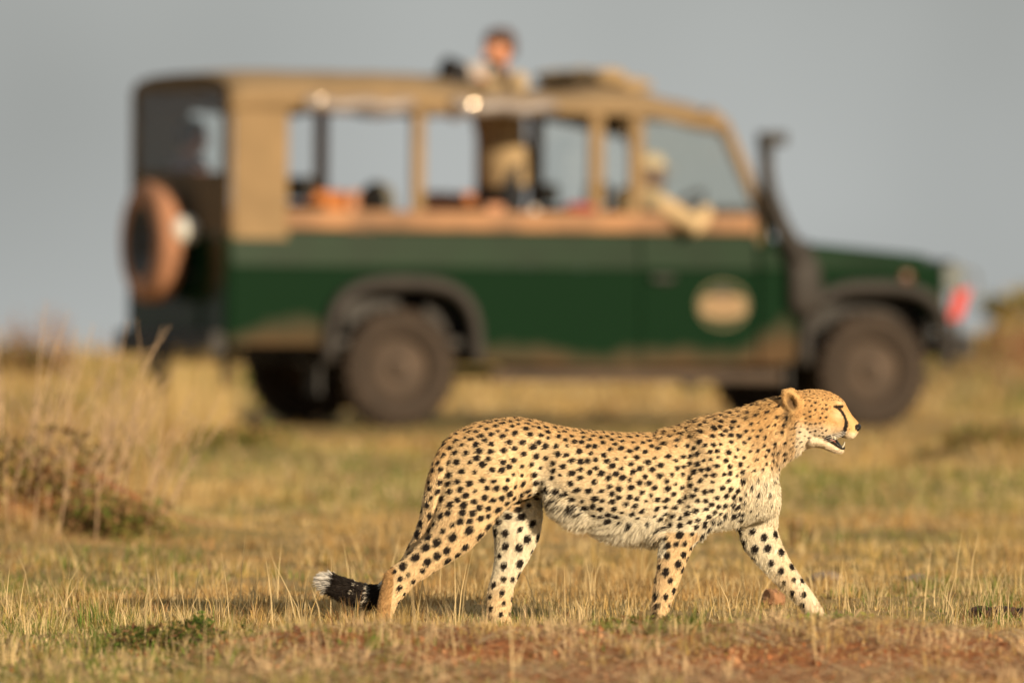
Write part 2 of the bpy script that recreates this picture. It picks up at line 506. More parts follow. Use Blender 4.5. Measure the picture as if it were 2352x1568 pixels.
nv_n = np.empty(nv * 3, np.float32); ch_me.vertices.foreach_get('normal', nv_n); N = nv_n.reshape(-1, 3).astype(float)

def seg_dist(px, py, line):
    d = np.full(len(px), 1e9); par = np.zeros(len(px))
    for i in range(len(line) - 1):
        ax, ay = line[i]; bx, by = line[i + 1]
        vx, vy = bx - ax, by - ay
        t = np.clip(((px - ax) * vx + (py - ay) * vy) / (vx * vx + vy * vy), 0, 1)
        q = np.hypot(px - ax - t * vx, py - ay - t * vy)
        m = q < d
        d = np.where(m, q, d); par = np.where(m, i + t, par)
    return d, par

TAIL_L = [(a, b) for a, b, *_ in TAIL]
def tail_par(P):
    x, y = to_px(P)
    d, par = seg_dist(x, y, TAIL_L)
    # only what really belongs to the tail
    near = d < 42
    low = par >= 7.3
    lower = near & low & (((x < 1426) & (P[:, 1] > -.062)) | (P[:, 1] > -.045))
    upper = near & (par < 6.5) & (x < 1665 - (y - 1700) * .20)
    return lower | upper, par

TOPL = np.array([(1600, 1800), (1645, 1695), (1712, 1611), (1778, 1584), (1859, 1567), (1939, 1561), (2006, 1571), (2073, 1589), (2153, 1604), (2300, 1617), (2450, 1622), (2521, 1606), (2635, 1564), (2769, 1534), (2889, 1494), (2950, 1470), (3055, 1459), (3131, 1476), (3171, 1506), (3201, 1562), (3230, 1600)])
BOTL = np.array([(1600, 1990), (1993, 1860), (2060, 1869), (2120, 1936), (2194, 1990), (2314, 2020), (2450, 2015), (2560, 2010), (2702, 1992), (2800, 1960), (2880, 1850), (2905, 1775), (2970, 1716), (3063, 1674), (3128, 1695), (3230, 1690)])

def spot_field(P, N):
    """(spacing, radius, keep) of the rosette-free round spots"""
    x, y = to_px(P)
    top = np.interp(x, TOPL[:, 0], TOPL[:, 1])
    n = len(x)
    sp = np.full(n, .0315); rd = np.full(n, .0092)
    dd = y - top
    back = np.clip(1 - dd / 85, 0, 1)
    sp = sp - .0075 * back; rd = rd - .0026 * back
    thigh = (x < 2010) & (y < 1960)
    sp = np.where(thigh, .0325 - .006 * back, sp); rd = np.where(thigh, .0102 - .003 * back, rd)
    shin = (x < 1880) & (y >= 1950) & (P[:, 1] < .03)
    sp = np.where(shin, .043, sp); rd = np.where(shin, .0128, rd)
    low = (x < 1700) & (y > 2130) & (P[:, 1] < .03)
    sp = np.where(low, .036, sp); rd = np.where(low, .0085, rd)
    sho = (x > 2520) & (x < 2830) & (y < 1990)
    sp = np.where(sho, .0285 - .004 * back, sp); rd = np.where(sho, .0086 - .002 * back, rd)
    fore = (x > 2390) & (x < 2660) & (y > 1990) & (P[:, 1] < .0)
    sp = np.where(fore, .036, sp); rd = np.where(fore, .0112, rd)
    fl = (y > 2150) & fore
    sp = np.where(fl, .040, sp); rd = np.where(fl, .0095, rd)
    belly = (x > 2040) & (x < 2480) & (y > 1955)
    sp = np.where(belly, .040, sp); rd = np.where(belly, .0105, rd)
    chest = (x > 2790) & (y > 1775) & (y < 1960)
    sp = np.where(chest, .036, sp); rd = np.where(chest, .0052, rd)
    neck = (x > 2790) & (y <= 1775)
    sp = np.where(neck, .0265, sp); rd = np.where(neck, .0062, rd)
    head = (x > 2965) & (y < 1700)
    sp = np.where(head, .0185, sp); rd = np.where(head, .0036, rd)
    crown = head & (y < 1500)
    sp = np.where(crown, .0115, sp); rd = np.where(crown, .0024, rd)
    far_hind = (P[:, 1] > .03) & (x < 2045) & (y > 1840)
    far_fore = (P[:, 1] > .03) & (x > 2740) & (y > 1940)
    fr = far_hind | far_fore
    sp = np.where(fr, .050, sp); rd = np.where(fr, .0118, rd)
    frl = fr & (y > 2170)
    sp = np.where(frl, .040, sp); rd = np.where(frl, .0088, rd)
    keep = np.ones(n, bool)
    keep &= ~((x > 3100) & (y > 1505))
    keep &= ~((x > 3020) & (y > 1640))
    keep &= ~((x > 2925) & (x < 3015) & (y < 1560))               # ears
    keep &= ~((y > 2305))
    keep &= ~((x < 1500) & (y > 2140) & (x < 1475 - (y - 2300) * .2))  # heel
    keep &= ~((x > 2045) & (x < 2490) & (y > np.interp(x, [2045, 2160, 2300, 2490], [1880, 1940, 1985, 1990])) & (np.sin(x * .37 + y * .11) > -.75))
    keep &= ~((N[:, 2] < -.75) & (x > 2050) & (x < 2900))
    tl, par = tail_par(P)
    keep &= ~(tl & (par > 6.6))
    keep &= ~((x > 2850) & (x < 2960) & (y > 1720) & (N[:, 2] < -.4))
    return sp * .90, rd * 1.05, keep

# ---- scatter the spots
ch_me.calc_loop_triangles()
nt_ = len(ch_me.loop_triangles)
TRI = np.empty(nt_ * 3, np.int32); ch_me.loop_triangles.foreach_get('vertices', TRI); TRI = TRI.reshape(-1, 3)
A_ = np.linalg.norm(np.cross(P[TRI[:, 1]] - P[TRI[:, 0]], P[TRI[:, 2]] - P[TRI[:, 0]]), axis=1) / 2
def sample(n, weight=None):
    w = A_ if weight is None else A_ * weight
    w = w / w.sum()
    t = rng.choice(len(A_), n, p=w)
    r1, r2 = np.sqrt(rng.random(n)), rng.random(n)
    b = np.stack([1 - r1, r1 * (1 - r2), r1 * r2], 1)
    tv = TRI[t]
    Q = (P[tv] * b[:, :, None]).sum(1)
    M = (N[tv] * b[:, :, None]).sum(1)
    M /= np.linalg.norm(M, axis=1)[:, None] + 1e-9
    return Q, M
SQ, SN = sample(45000)
ssp, srd, skp = spot_field(SQ, SN)
order = np.nonzero(skp)[0]
acc = []; acc_p = np.empty((4000, 3)); acc_n = np.empty((4000, 3)); acc_r = []; na = 0
jit = rng.uniform(.93, 1.07, len(SQ))
for i in order:
    if na:
        dv = acc_p[:na] - SQ[i]
        d2 = np.sqrt((dv * dv).sum(1)) + 2.0 * (1 - np.clip((acc_n[:na] * SN[i]).sum(1) + .5, 0, 1)) * .01
        if d2.min() < ssp[i] * jit[i] * .90:
            continue
    acc_p[na] = SQ[i]; acc_n[na] = SN[i]; na += 1
    acc_r.append(srd[i] * rng.choice([rng.uniform(.62, .8), rng.uniform(.88, 1.0), rng.uniform(1.0, 1.18)], p=[.16, .44, .40]))
    acc.append(i)
    if na >= 3990: break
SPOT, SPN, SPR = acc_p[:na].copy(), acc_n[:na].copy(), np.array(acc_r)

def flow(P, N):
    """lie of the coat"""
    x, y = to_px(P)
    n = len(x)
    D = np.tile(np.array([-1.0, 0, -.30]), (n, 1))
    legs = sstep(1930, 2060, y)[:, None]
    D = D * (1 - legs) + np.array([-.35, 0, -1.0]) * legs
    hind = (x < 1760) & (y > 1900)
    D[hind] = [-.55, 0, -.85]
    nk = (sstep(2760, 2860, x) * (1 - sstep(1900, 1960, y)))[:, None]
    D = D * (1 - nk) + np.array([-.75, 0, -.65]) * nk
    ch = ((x > 2780) & (y > 1780) & (y < 1960))
    D[ch] = [-.3, 0, -1.0]
    hd = x > 2990
    D[hd & (y < 1690)] = [-1.0, 0, -.15]
    tl, par = tail_par(P)
    T = np.array(TAIL_L, float)
    i = np.clip(par.astype(int), 0, len(T) - 2)
    tv = T[i + 1] - T[i]; tv /= np.linalg.norm(tv, axis=1)[:, None]
    td = np.stack([tv[:, 0], np.zeros(n), -tv[:, 1]], 1)
    D = np.where(tl[:, None], td, D)
    D = D / np.linalg.norm(D, axis=1)[:, None]
    D = D - N * (D * N).sum(1)[:, None]
    D = D / (np.linalg.norm(D, axis=1)[:, None] + 1e-6)
    return D

TEAR = [(3136, 1524), (3147, 1533), (3158, 1545), (3166, 1560), (3172, 1578), (3172, 1592), (3169, 1608), (3163, 1624), (3157, 1637)]
BRW = [(3126, 1522), (3136, 1524), (3150, 1524), (3158, 1522)]
MOUTHU = [(3108, 1630), (3122, 1636), (3140, 1636), (3160, 1639)]
JAWL = [(3100, 1634), (3112, 1650), (3128, 1664), (3142, 1674), (3158, 1678), (3170, 1680)]

def coat(P, N, noise=0.0):
    x, y = to_px(P)
    n = len(x)
    top = np.interp(x, TOPL[:, 0], TOPL[:, 1]); bot = np.interp(x, BOTL[:, 0], BOTL[:, 1])
    h = np.clip((y - top) / np.maximum(bot - top, 40), 0, 1.3)
    tan = np.array([.64, .415, .185]); mid = np.array([.80, .62, .375]); pale = np.array([.87, .77, .57]); white = np.array([.88, .80, .62])
    a = sstep(.0, .36, h)[:, None]; b = sstep(.36, .92, h)[:, None]
    C = tan * (1 - a) + mid * a
    C = C * (1 - b) + pale * b
    # thigh and legs keep their tan outside, white inside
    legn = (sstep(1900, 1990, y) * (P[:, 1] < .03))[:, None]
    leg_c = np.array([.79, .59, .34])
    hl = (x < 2000)
    C = np.where(hl[:, None], tan * (1 - a) + mid * a * (1 - .0) if False else C * .0 + (tan * (1 - a) + np.array([.79, .60, .35]) * a), C)
    C = np.where(((x < 1900) | ((x > 2400) & (x < 2680) & (y > 1990)))[:, None], C * (1 - legn) + leg_c * legn, C)
    heel = ((x < 1475 + (2200 - y) * .1) & (y > 2120) & (x > 1395) & (P[:, 1] < -.04))
    C[heel] = [.52, .31, .13]
    inner = ((P[:, 1] > .03) & (((x < 2045) & (y > 1845)) | ((x > 2690) & (y > 1940)))) | ((P[:, 1] < -.0) & (N[:, 1] > .5) & (y > 1960))
    w2 = white * (1 - sstep(2120, 2260, y)[:, None]) + np.array([.78, .60, .36]) * sstep(2120, 2260, y)[:, None]
    C = np.where(inner[:, None], w2, C)
    bel = (sstep(1960, 2020, y) * ((x > 2040) & (x < 2500)))[:, None] * (y < 2080)[:, None]
    C = C * (1 - bel) + white * bel
    chs = (sstep(1775, 1830, y) * sstep(2775, 2850, x) * (y < 1975))[:, None]
    C = C * (1 - chs) + white * chs
    under = ((N[:, 2] < -.55) & (x > 2040) & (x < 2900) & (y < 2060))
    C[under] = white
    # neck and head
    nkw = (sstep(2730, 2850, x) * (1 - sstep(1730, 1790, y)))[:, None]
    kd = sstep(70, 215, y - top)[:, None]
    NC = np.array([.60, .375, .155]) * (1 - kd) + np.array([.72, .52, .29]) * kd
    C = C * (1 - nkw) + NC * nkw
    throat = (sstep(1655, 1725, y - (3060 - x) * .30) * sstep(2880, 2960, x))[:, None] * (x < 3070)[:, None]
    C = C * (1 - throat) + np.array([.80, .66, .45]) * throat
    head = x > 2985
    hc = np.array([.60, .365, .15]); 
    t1 = sstep(1572, 1640, y + (3090 - x) * .12)[:, None]
    H = hc * (1 - t1) + np.array([.80, .68, .50]) * t1
    mz = (sstep(3165, 3182, x))[:, None]
    H = H * (1 - mz) + np.array([.68, .44, .19]) * mz
    lip = (sstep(1612, 1632, y) * sstep(3150, 3170, x))[:, None]
    H = H * (1 - lip) + np.array([.80, .66, .46]) * lip
    eyep = np.exp(-(((x - 3143) / 22) ** 2 + ((y - 1556) / 20) ** 2))[:, None]
    H = H * (1 - .75 * eyep) + np.array([.78, .60, .36]) * .75 * eyep
    br = np.exp(-(((x - 3152) / 18) ** 2 + ((y - 1510) / 9) ** 2))[:, None]
    H = H * (1 - .6 * br) + np.array([.80, .62, .36]) * .6 * br
    jaw = ((x > 3060) & (y > 1652))
    H[jaw] = [.76, .63, .45]
    C = np.where(head[:, None], H, C)
    # ears: dark behind and inside, pale rim
    for dx in (0, 14):
        e = np.exp(-((((x - 2966 - dx) * .88 + (y - 1512) * -.48) / 17) ** 2 + (((x - 2966 - dx) * .48 + (y - 1512) * .88) / 29) ** 2) ** 2)
        m = e * ((P[:, 1] < -.03) if dx == 0 else (P[:, 1] > .03))
        C = C * (1 - .85 * m[:, None]) + np.array([.085, .05, .028]) * .85 * m[:, None]
    base_e = np.exp(-(((x - 2950) / 14) ** 2 + ((y - 1552) / 26) ** 2)) * (P[:, 1] < -.03)
    C = C * (1 - .8 * base_e[:, None]) + np.array([.05, .03, .02]) * .8 * base_e[:, None]
    BLACK = np.array([.018, .012, .009])
    # spots
    if len(SPOT):
        k = np.zeros(n)
        Df = flow(P, N)
        for i0 in range(0, n, 20000):
            Q = P[i0:i0 + 20000]
            dv = Q[:, None, :] - SPOT[None]
            d2 = (dv * dv).sum(2)
            nn = d2.argmin(1)
            ar = np.arange(len(Q))
            dq = dv[ar, nn]
            al = (dq * Df[i0:i0 + 20000]).sum(1)
            r = np.sqrt(np.maximum(d2[ar, nn] - al * al * .30, 0))
            ok = (N[i0:i0 + 20000] * SPN[nn]).sum(1) > .1
            k[i0:i0 + 20000] = np.where(ok, r / SPR[nn], 9)
        if noise:
            k = k + rng.normal(0, noise, n)
        s_ = 1 - sstep(.88, 1.06, k)
        C = C * (1 - s_[:, None]) + BLACK * s_[:, None]
    # tail rings
    tl, par = tail_par(P)
    low = tl & (par > 6.9)
    pj = par + (rng.normal(0, noise * .5, n) if noise else 0)
    tc = np.tile(BLACK, (n, 1))
    wr = ((pj > 10.08) & (pj < 10.26)) | ((pj > 8.3) & (pj < 8.8)) | ((pj > 7.2) & (pj < 7.8)) | (((pj > 10.98) & (pj < 11.06)) & (y < 2225))
    tc[wr] = [.62, .56, .46]
    tc[pj > 12.75] = [.78, .74, .68]
    C = np.where(low[:, None], tc, C)
    # face marks
    face = x > 3090
    d, _ = seg_dist(x, y, TEAR); 
    wd = 5.4 + 2.2 * sstep(1545, 1600, y)
    m = face & (d + (rng.normal(0, 1.0, n) if noise else 0) < wd)
    C[m] = BLACK
    C[np.hypot(x - 3218, y - 1602) < 14] = BLACK
    d, _ = seg_dist(x, y, BRW); C[face & (d < 4.4)] = BLACK * 1.5
    d, _ = seg_dist(x, y, MOUTHU); C[face & (d < 3.4)] = BLACK * 2
    d, _ = seg_dist(x, y, JAWL); C[face & (d < 4.2) & (x > 3098)] = BLACK
    for q in range(4):                                             # whisker rows
        d, _ = seg_dist(x, y, [(3152, 1622 + q * 5 - 8), (3186, 1615 + q * 6 - 8)])
        C[face & (d < 1.1) & (np.sin(x * .8 + q) > .3)] = BLACK * 6
    return np.clip(C, 0, 1)

ca = ch_me.attributes.new('col', 'FLOAT_COLOR', 'POINT')
cc = np.ones((nv, 4), np.float32); cc[:, :3] = coat(P, N)
ca.data.foreach_set('color', cc.ravel())
M_COAT = attr_mat('cheetah_coat', rough=.75, spec=.2)
cheetah = link('cheetah', ch_me, M_COAT)
cheetah.location = CH_O
tag(cheetah, 'spotted cheetah striding to the right with open mouth in front of the green vehicle', 'cheetah')

# ---- fur
def hair_len(P, N):
    x, y = to_px(P)
    L = np.full(len(x), .0104)
    belly = sstep(1940, 1990, y + (2240 - np.minimum(x, 2240)) * .9) * ((x > 2040) & (x < 2500)) * (y < 2090)
    L = L + .046 * belly * sstep(2030, 2120, x)
    bris = ((N[:, 2] < -.4) & (x > 2560) & (x < 2860) & (y < 2010))
    L = np.where(bris, .020, L)
    L = np.where((x > 2780) & (y > 1760) & (y < 1980) , .015, L)
    top = np.interp(x, TOPL[:, 0], TOPL[:, 1])
    L = np.where((x > 2480) & (x < 2930) & (y - top < 55), .020, L)
    L = np.where((x > 2930) & (x < 2990) & (y < 1600) & (y > 1500), .016, L)
    L = np.where((x > 2900) & (x < 3040) & (y > 1660) & (y < 1780), .016, L)
    L = np.where((y > 2050), .0085, L)
    bkf = (y > 2000) & (N[:, 0] < -.4) & (x > 2400)
    L = np.where(bkf, .014, L)
    L = np.where(x > 3010, .0065, L)
    L = np.where(x > 3120, .0040, L)
    L = np.where((x > 3100) & (y > 1670), .009, L)
    L = np.where((x > 2920) & (x < 3000) & (y < 1545), .0055, L)
    tl, par = tail_par(P)
    L = np.where(tl & (par > 6.5), .017, L)
    L = np.where(tl & (par > 12.4), .024, L)
    L = np.where(tl & (par <= 6.5), .012, L)
    return L * rng.uniform(.7, 1.2, len(x))

NHAIR = 210000
HQ, HN = sample(NHAIR)
_bx, _by = to_px(np.array([P[t].mean(0) for t in TRI]))
_bn = N[TRI].mean(1)
_wb = ((_bx > 2050) & (_bx < 2480) & (_bn[:, 2] < -.25) & (_by < 2080) & (np.abs(P[TRI].mean(1)[:, 1]) < .115)) * 1.0 + ((_bx > 2560) & (_bx < 2880) & (_bn[:, 2] < -.35) & (_by < 2010)) * .6
BQ, BN = sample(20000, _wb)                     # long belly hair
HQ = np.concatenate([HQ, BQ]); HN = np.concatenate([HN, BN])
hx, hy = to_px(HQ)
keep = np.hypot(hx - 3217, (hy - 1602) * 1.0) > 15      # bare nose
d, _ = seg_dist(hx, hy, JAWL); keep &= ~((d < 4.5) & (hx > 3105)); keep &= np.hypot(hx - 3146, (hy - 1531) * 1.25) > 8.5
HQ, HN = HQ[keep], HN[keep]
nh = len(HQ)
HL = hair_len(HQ, HN)
HC = coat(HQ, HN, .18) * rng.uniform(.70, 1.16, nh)[:, None]
HD = flow(HQ, HN)
lift = np.where(HL > .0235, .95, np.where(HL > .0135, .50, .36)) * rng.uniform(.5, 1.6, nh)
clump = np.stack([vnoise(HQ[:, 0] + HQ[:, 1] * 2, HQ[:, 2], 60, s) - .5 for s in (1, 2, 3)], 1)
side = rng.normal(0, .14, (nh, 3)) + clump * np.where(HL > .013, .9, .38)[:, None]
D0 = HD + HN * lift[:, None] + side
D0 /= np.linalg.norm(D0, axis=1)[:, None]
D1 = D0 + np.array([0, 0, -.45]) * (HL > .013)[:, None] - HN * .18
D1 /= np.linalg.norm(D1, axis=1)[:, None]
HP = np.empty((nh, 3, 3), np.float32)
HP[:, 0] = HQ - HN * .001
HP[:, 1] = HQ + D0 * (HL * .5)[:, None]
HP[:, 2] = HP[:, 1] + D1 * (HL * .5)[:, None]
fur_d = bpy.data.hair_curves.new('fur')
fur_d.add_curves([3] * nh)
fur_d.attributes['position'].data.foreach_set('vector', HP.ravel())
ra = fur_d.attributes.get('radius') or fur_d.attributes.new('radius', 'FLOAT', 'POINT')
rr = (np.array([.00062, .00055, .00018], np.float32)[None] * np.where(HL > .018, 1.25, 1.0)[:, None]).astype(np.float32).ravel()
ra.data.foreach_set('value', rr)
fc = fur_d.attributes.new('col', 'FLOAT_COLOR', 'CURVE')
f4 = np.ones((nh, 4), np.float32); f4[:, :3] = HC
fc.data.foreach_set('color', f4.ravel())
M_FUR = attr_mat('fur_coat', rough=.55, spec=.25, transl=.12)
fur_d.materials.append(M_FUR)
fur = bpy.data.objects.new('fur', fur_d); COL.objects.link(fur); fur.parent = cheetah
tag(fur, kind='stuff')

# ---- eyes, nose, mouth, teeth, whiskers
ch_bvh = BVHTree.FromObject(cheetah, bpy.context.evaluated_depsgraph_get())
def on_skin(sx_, sy_, side=-1):
    o = cp(sx_, sy_, side * 1.0)
    h = ch_bvh.ray_cast(o, Vector((0, -side, 0)))
    return h[0] if h[0] is not None else cp(sx_, sy_, side * .04)
M_EYE = mat('amber_eye', (.16, .07, .015), rough=.08, coat=1, noise=.6, nscale=90)
M_BLACK = mat('black_skin', (.012, .010, .010), rough=.28, noise=.4, nscale=120, bump=.3)
M_TOOTH = mat('tooth_ivory', (.72, .66, .50), rough=.3, noise=.2, nscale=60)
M_PINK = mat('mouth_pink', (.34, .12, .09), rough=.35, noise=.4, nscale=80)
for sg in (-1, 1):
    h = on_skin(3144, 1531, sg)
    MB().ball(h + Vector((0, -sg * .0015, 0)), .0095, .006, .0065, n=14, rot=(0, R(20), 0)).obj('eye', M_EYE, cheetah, smooth=True)
    MB().ball(h + Vector((.001, sg * .0036, 0)), .0040, .0016, .0045, n=10).obj('pupil', M_BLACK, cheetah, smooth=True)
nb = MB()
nb.ball(cp(3217, 1602, 0), .0105, .017, .0125, n=18, rot=(0, R(30), 0))
for sg in (-1, 1):
    nb.ball(cp(3212, 1606, sg * .012), .011, .010, .010, n=12)
nb.ball(cp(3207, 1620, 0), .006, .005, .012, n=10)
link('nose', nb.fused('nose', .0022, 2), M_BLACK, cheetah)
mm = MB()
cloft(mm, [((3098, 1632), (3098, 1652), .050), ((3112, 1634), (3114, 1664), .041), ((3128, 1637), (3130, 1676), .031), ((3140, 1650), (3142, 1684), .0255), ((3156, 1672), (3154, 1688), .0185), ((3169, 1676), (3166, 1688), .010)], n=20, shrink=0)
mm.obj('mouth', M_BLACK, cheetah, smooth=True)
tg = MB()
cloft(tg, [((3096, 1636), (3096, 1654), .046), ((3114, 1640), (3116, 1656), .042), ((3128, 1645), (3130, 1662), .034), ((3140, 1660), (3142, 1672), .020)], n=18, shrink=0)
tg.obj('tongue', M_PINK, cheetah, smooth=True)
for sg in (-1, 1):
    for base, tip, r in (((3159, 1675), (3168, 1656), .0034), ((3128, 1638), (3131, 1649), .004), ((3118, 1636), (3121, 1646), .0035)):
        w = .017 if base[0] > 3150 else .036
        MB().tube([cp(*base, sg * w), (cp(*base, sg * w) + cp(*tip, sg * w)) / 2 + Vector((.0015, 0, 0)), cp(*tip, sg * w)], [r, r * .7, r * .15], n=8).obj('tooth', M_TOOTH, cheetah, smooth=True)
M_WHISK = mat('whisker_white', (.82, .76, .66), rough=.4)
for sg in (-1, 1):
    for q in range(6):
        a = on_skin(3176 - q * 4, 1616 + (q % 3) * 6, sg)
        b = a + Vector((-.035 - .004 * q, sg * .022, -.012 - .004 * (q % 3)))
        c = b + Vector((-.030, sg * .006, -.010))
        MB().tube([a, b, c], [.0006, .0005, .0002], n=4, round_ends=False).obj('whisker', M_WHISK, cheetah, smooth=True)
# ------------------------------------------------------------------ safari vehicle
TH = R(23.5)
VEH = empty('safari_vehicle', ((413 - 1176) / F_PX * 76.5, 76.5, .022), (0, R(.55), TH))
tag(VEH, 'dark green open sided safari vehicle with raised tan canvas roof', 'vehicle')

def paint(name, clean, dirt, zlo, zhi):
    """gloss paint with dried mud splashed up from below"""
    m = bpy.data.materials.new(name); m.use_nodes = True
    nt = m.node_tree; b = nt.nodes['Principled BSDF']; L = nt.links.new
    tc = nt.nodes.new('ShaderNodeTexCoord'); sp = nt.nodes.new('ShaderNodeSeparateXYZ')
    no = nt.nodes.new('ShaderNodeTexNoise'); no.inputs['Scale'].default_value = 3.4; no.inputs['Detail'].default_value = 6
    mr = nt.nodes.new('ShaderNodeMapRange'); mr.inputs[1].default_value = zlo; mr.inputs[2].default_value = zhi; mr.inputs[3].default_value = 1; mr.inputs[4].default_value = -.42
    ad = nt.nodes.new('ShaderNodeMath'); ad.operation = 'MULTIPLY_ADD'; ad.inputs[1].default_value = 1.5; ad.inputs[2].default_value = -.75
    su = nt.nodes.new('ShaderNodeMath'); su.operation = 'ADD'; su.use_clamp = True
    mx = nt.nodes.new('ShaderNodeMix'); mx.data_type = 'RGBA'
    mx.inputs[6].default_value = (*clean, 1); mx.inputs[7].default_value = (*dirt, 1)
    rg = nt.nodes.new('ShaderNodeMapRange'); rg.inputs[3].default_value = .22; b.inputs['Specular IOR Level'].default_value = .09; rg.inputs[4].default_value = .9
    L(tc.outputs['Object'], sp.inputs[0]); L(tc.outputs['Object'], no.inputs['Vector'])
    zz = sp.outputs['Z']
    for xc, hw, amt in ((.44, .62, .22), (4.05, .40, .18)):
        s1 = nt.nodes.new('ShaderNodeMath'); s1.operation = 'SUBTRACT'; s1.inputs[1].default_value = xc
        s2 = nt.nodes.new('ShaderNodeMath'); s2.operation = 'ABSOLUTE'
        s3 = nt.nodes.new('ShaderNodeMapRange'); s3.inputs[1].default_value = 0; s3.inputs[2].default_value = hw; s3.inputs[3].default_value = amt; s3.inputs[4].default_value = 0
        s4 = nt.nodes.new('ShaderNodeMath'); s4.operation = 'SUBTRACT'
        L(sp.outputs['X'], s1.inputs[0]); L(s1.outputs[0], s2.inputs[0]); L(s2.outputs[0], s3.inputs[0]); L(zz, s4.inputs[0]); L(s3.outputs[0], s4.inputs[1])
        zz = s4.outputs[0]
    L(zz, mr.inputs[0]); L(no.outputs['Fac'], ad.inputs[0]); L(ad.outputs[0], su.inputs[0]); L(mr.outputs[0], su.inputs[1])
    L(su.outputs[0], mx.inputs[0]); L(su.outputs[0], rg.inputs[0]); L(mx.outputs[2], b.inputs['Base Color']); L(rg.outputs[0], b.inputs['Roughness'])
    return m

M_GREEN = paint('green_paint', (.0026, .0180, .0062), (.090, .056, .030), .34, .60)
M_GREEN_SKYLIT = mat('clean_green_skylit', (.0062, .0255, .0098), rough=.30, spec=.045, noise=.25, nscale=3)  # mud-free green, lightened to paint in sky light on the upper panels
M_CANVAS = mat('tan_canvas', (.268, .182, .094), rough=.95, noise=.16, nscale=5, bump=.25)
M_CANVAS_SHADE = mat('brown_canvas_shaded', (.15, .095, .045), rough=.95, noise=.25, nscale=9, bump=.3)  # brown canvas, colour darkened to deepen the shade at the rear
M_WOOD = mat('orange_wood', (.34, .165, .065), rough=.6, noise=.55, nscale=3)
M_RUBBER = mat('dusty_rubber', (.046, .031, .021), rough=.9, noise=.45, nscale=9)
M_BLK = mat('black_plastic', (.013, .011, .010), rough=.6, noise=.4, nscale=7)
M_FLARE = mat('grey_plastic', (.030, .025, .022), rough=.7, noise=.35, nscale=6)
M_RIM = mat('muddy_steel', (.088, .060, .041), rough=.8, noise=.4, nscale=8)
M_SPARE = mat('brown_tyre_cover', (.44, .21, .115), rough=.85, noise=.3, nscale=4)
M_STEEL = mat('grey_steel', (.20, .20, .195), rough=.35, metal=.6, noise=.2, nscale=6)
M_CHROME = mat('bright_chrome', (.9, .88, .82), rough=.05, metal=1.0)
M_ORSEAT = mat('orange_cover', (.46, .155, .035), rough=.8, noise=.2, nscale=8)
M_SALMON = mat('salmon_cover', (.52, .25, .14), rough=.8, noise=.2, nscale=8)
M_DKSEAT = mat('dark_seat', (.022, .020, .018), rough=.8, noise=.3, nscale=8)
M_GREYSEAT = mat('grey_seat', (.16, .15, .12), rough=.8, noise=.3, nscale=8)
M_RED = mat('red_plate', (.50, .022, .010), rough=.4, noise=.15, nscale=12)
M_WHITE = mat('white_enamel', (.78, .76, .70), rough=.35, noise=.08, nscale=12)
M_ORLENS = mat('orange_lens', (.13, .045, .02), rough=.3, noise=.2, nscale=20)
M_CLEAR = bpy.data.materials.new('window_glass'); M_CLEAR.use_nodes = True
_nt = M_CLEAR.node_tree; _o = _nt.nodes['Material Output']
for n_ in list(_nt.nodes):
    if n_ != _o: _nt.nodes.remove(n_)
_t = _nt.nodes.new('ShaderNodeBsdfTransparent'); _t.inputs[0].default_value = (.93, .945, .93, 1)
_g = _nt.nodes.new('ShaderNodeBsdfGlossy'); _g.inputs['Roughness'].default_value = .03
_m = _nt.nodes.new('ShaderNodeMixShader'); _m.inputs[0].default_value = .07
_nt.links.new(_t.outputs[0], _m.inputs[1]); _nt.links.new(_g.outputs[0], _m.inputs[2]); _nt.links.new(_m.outputs[0], _o.inputs['Surface'])

XR, XF, ZW, AW = 1.237, 4.735, .362, .42
def arch(cx, r, z0, a0=180, a1=0, n=12):
    return [(cx + r * math.cos(R(a0 + (a1 - a0) * k / n)), max(z0, AW + r * 1.0 * math.sin(R(a0 + (a1 - a0) * k / n)))) for k in range(n + 1)]

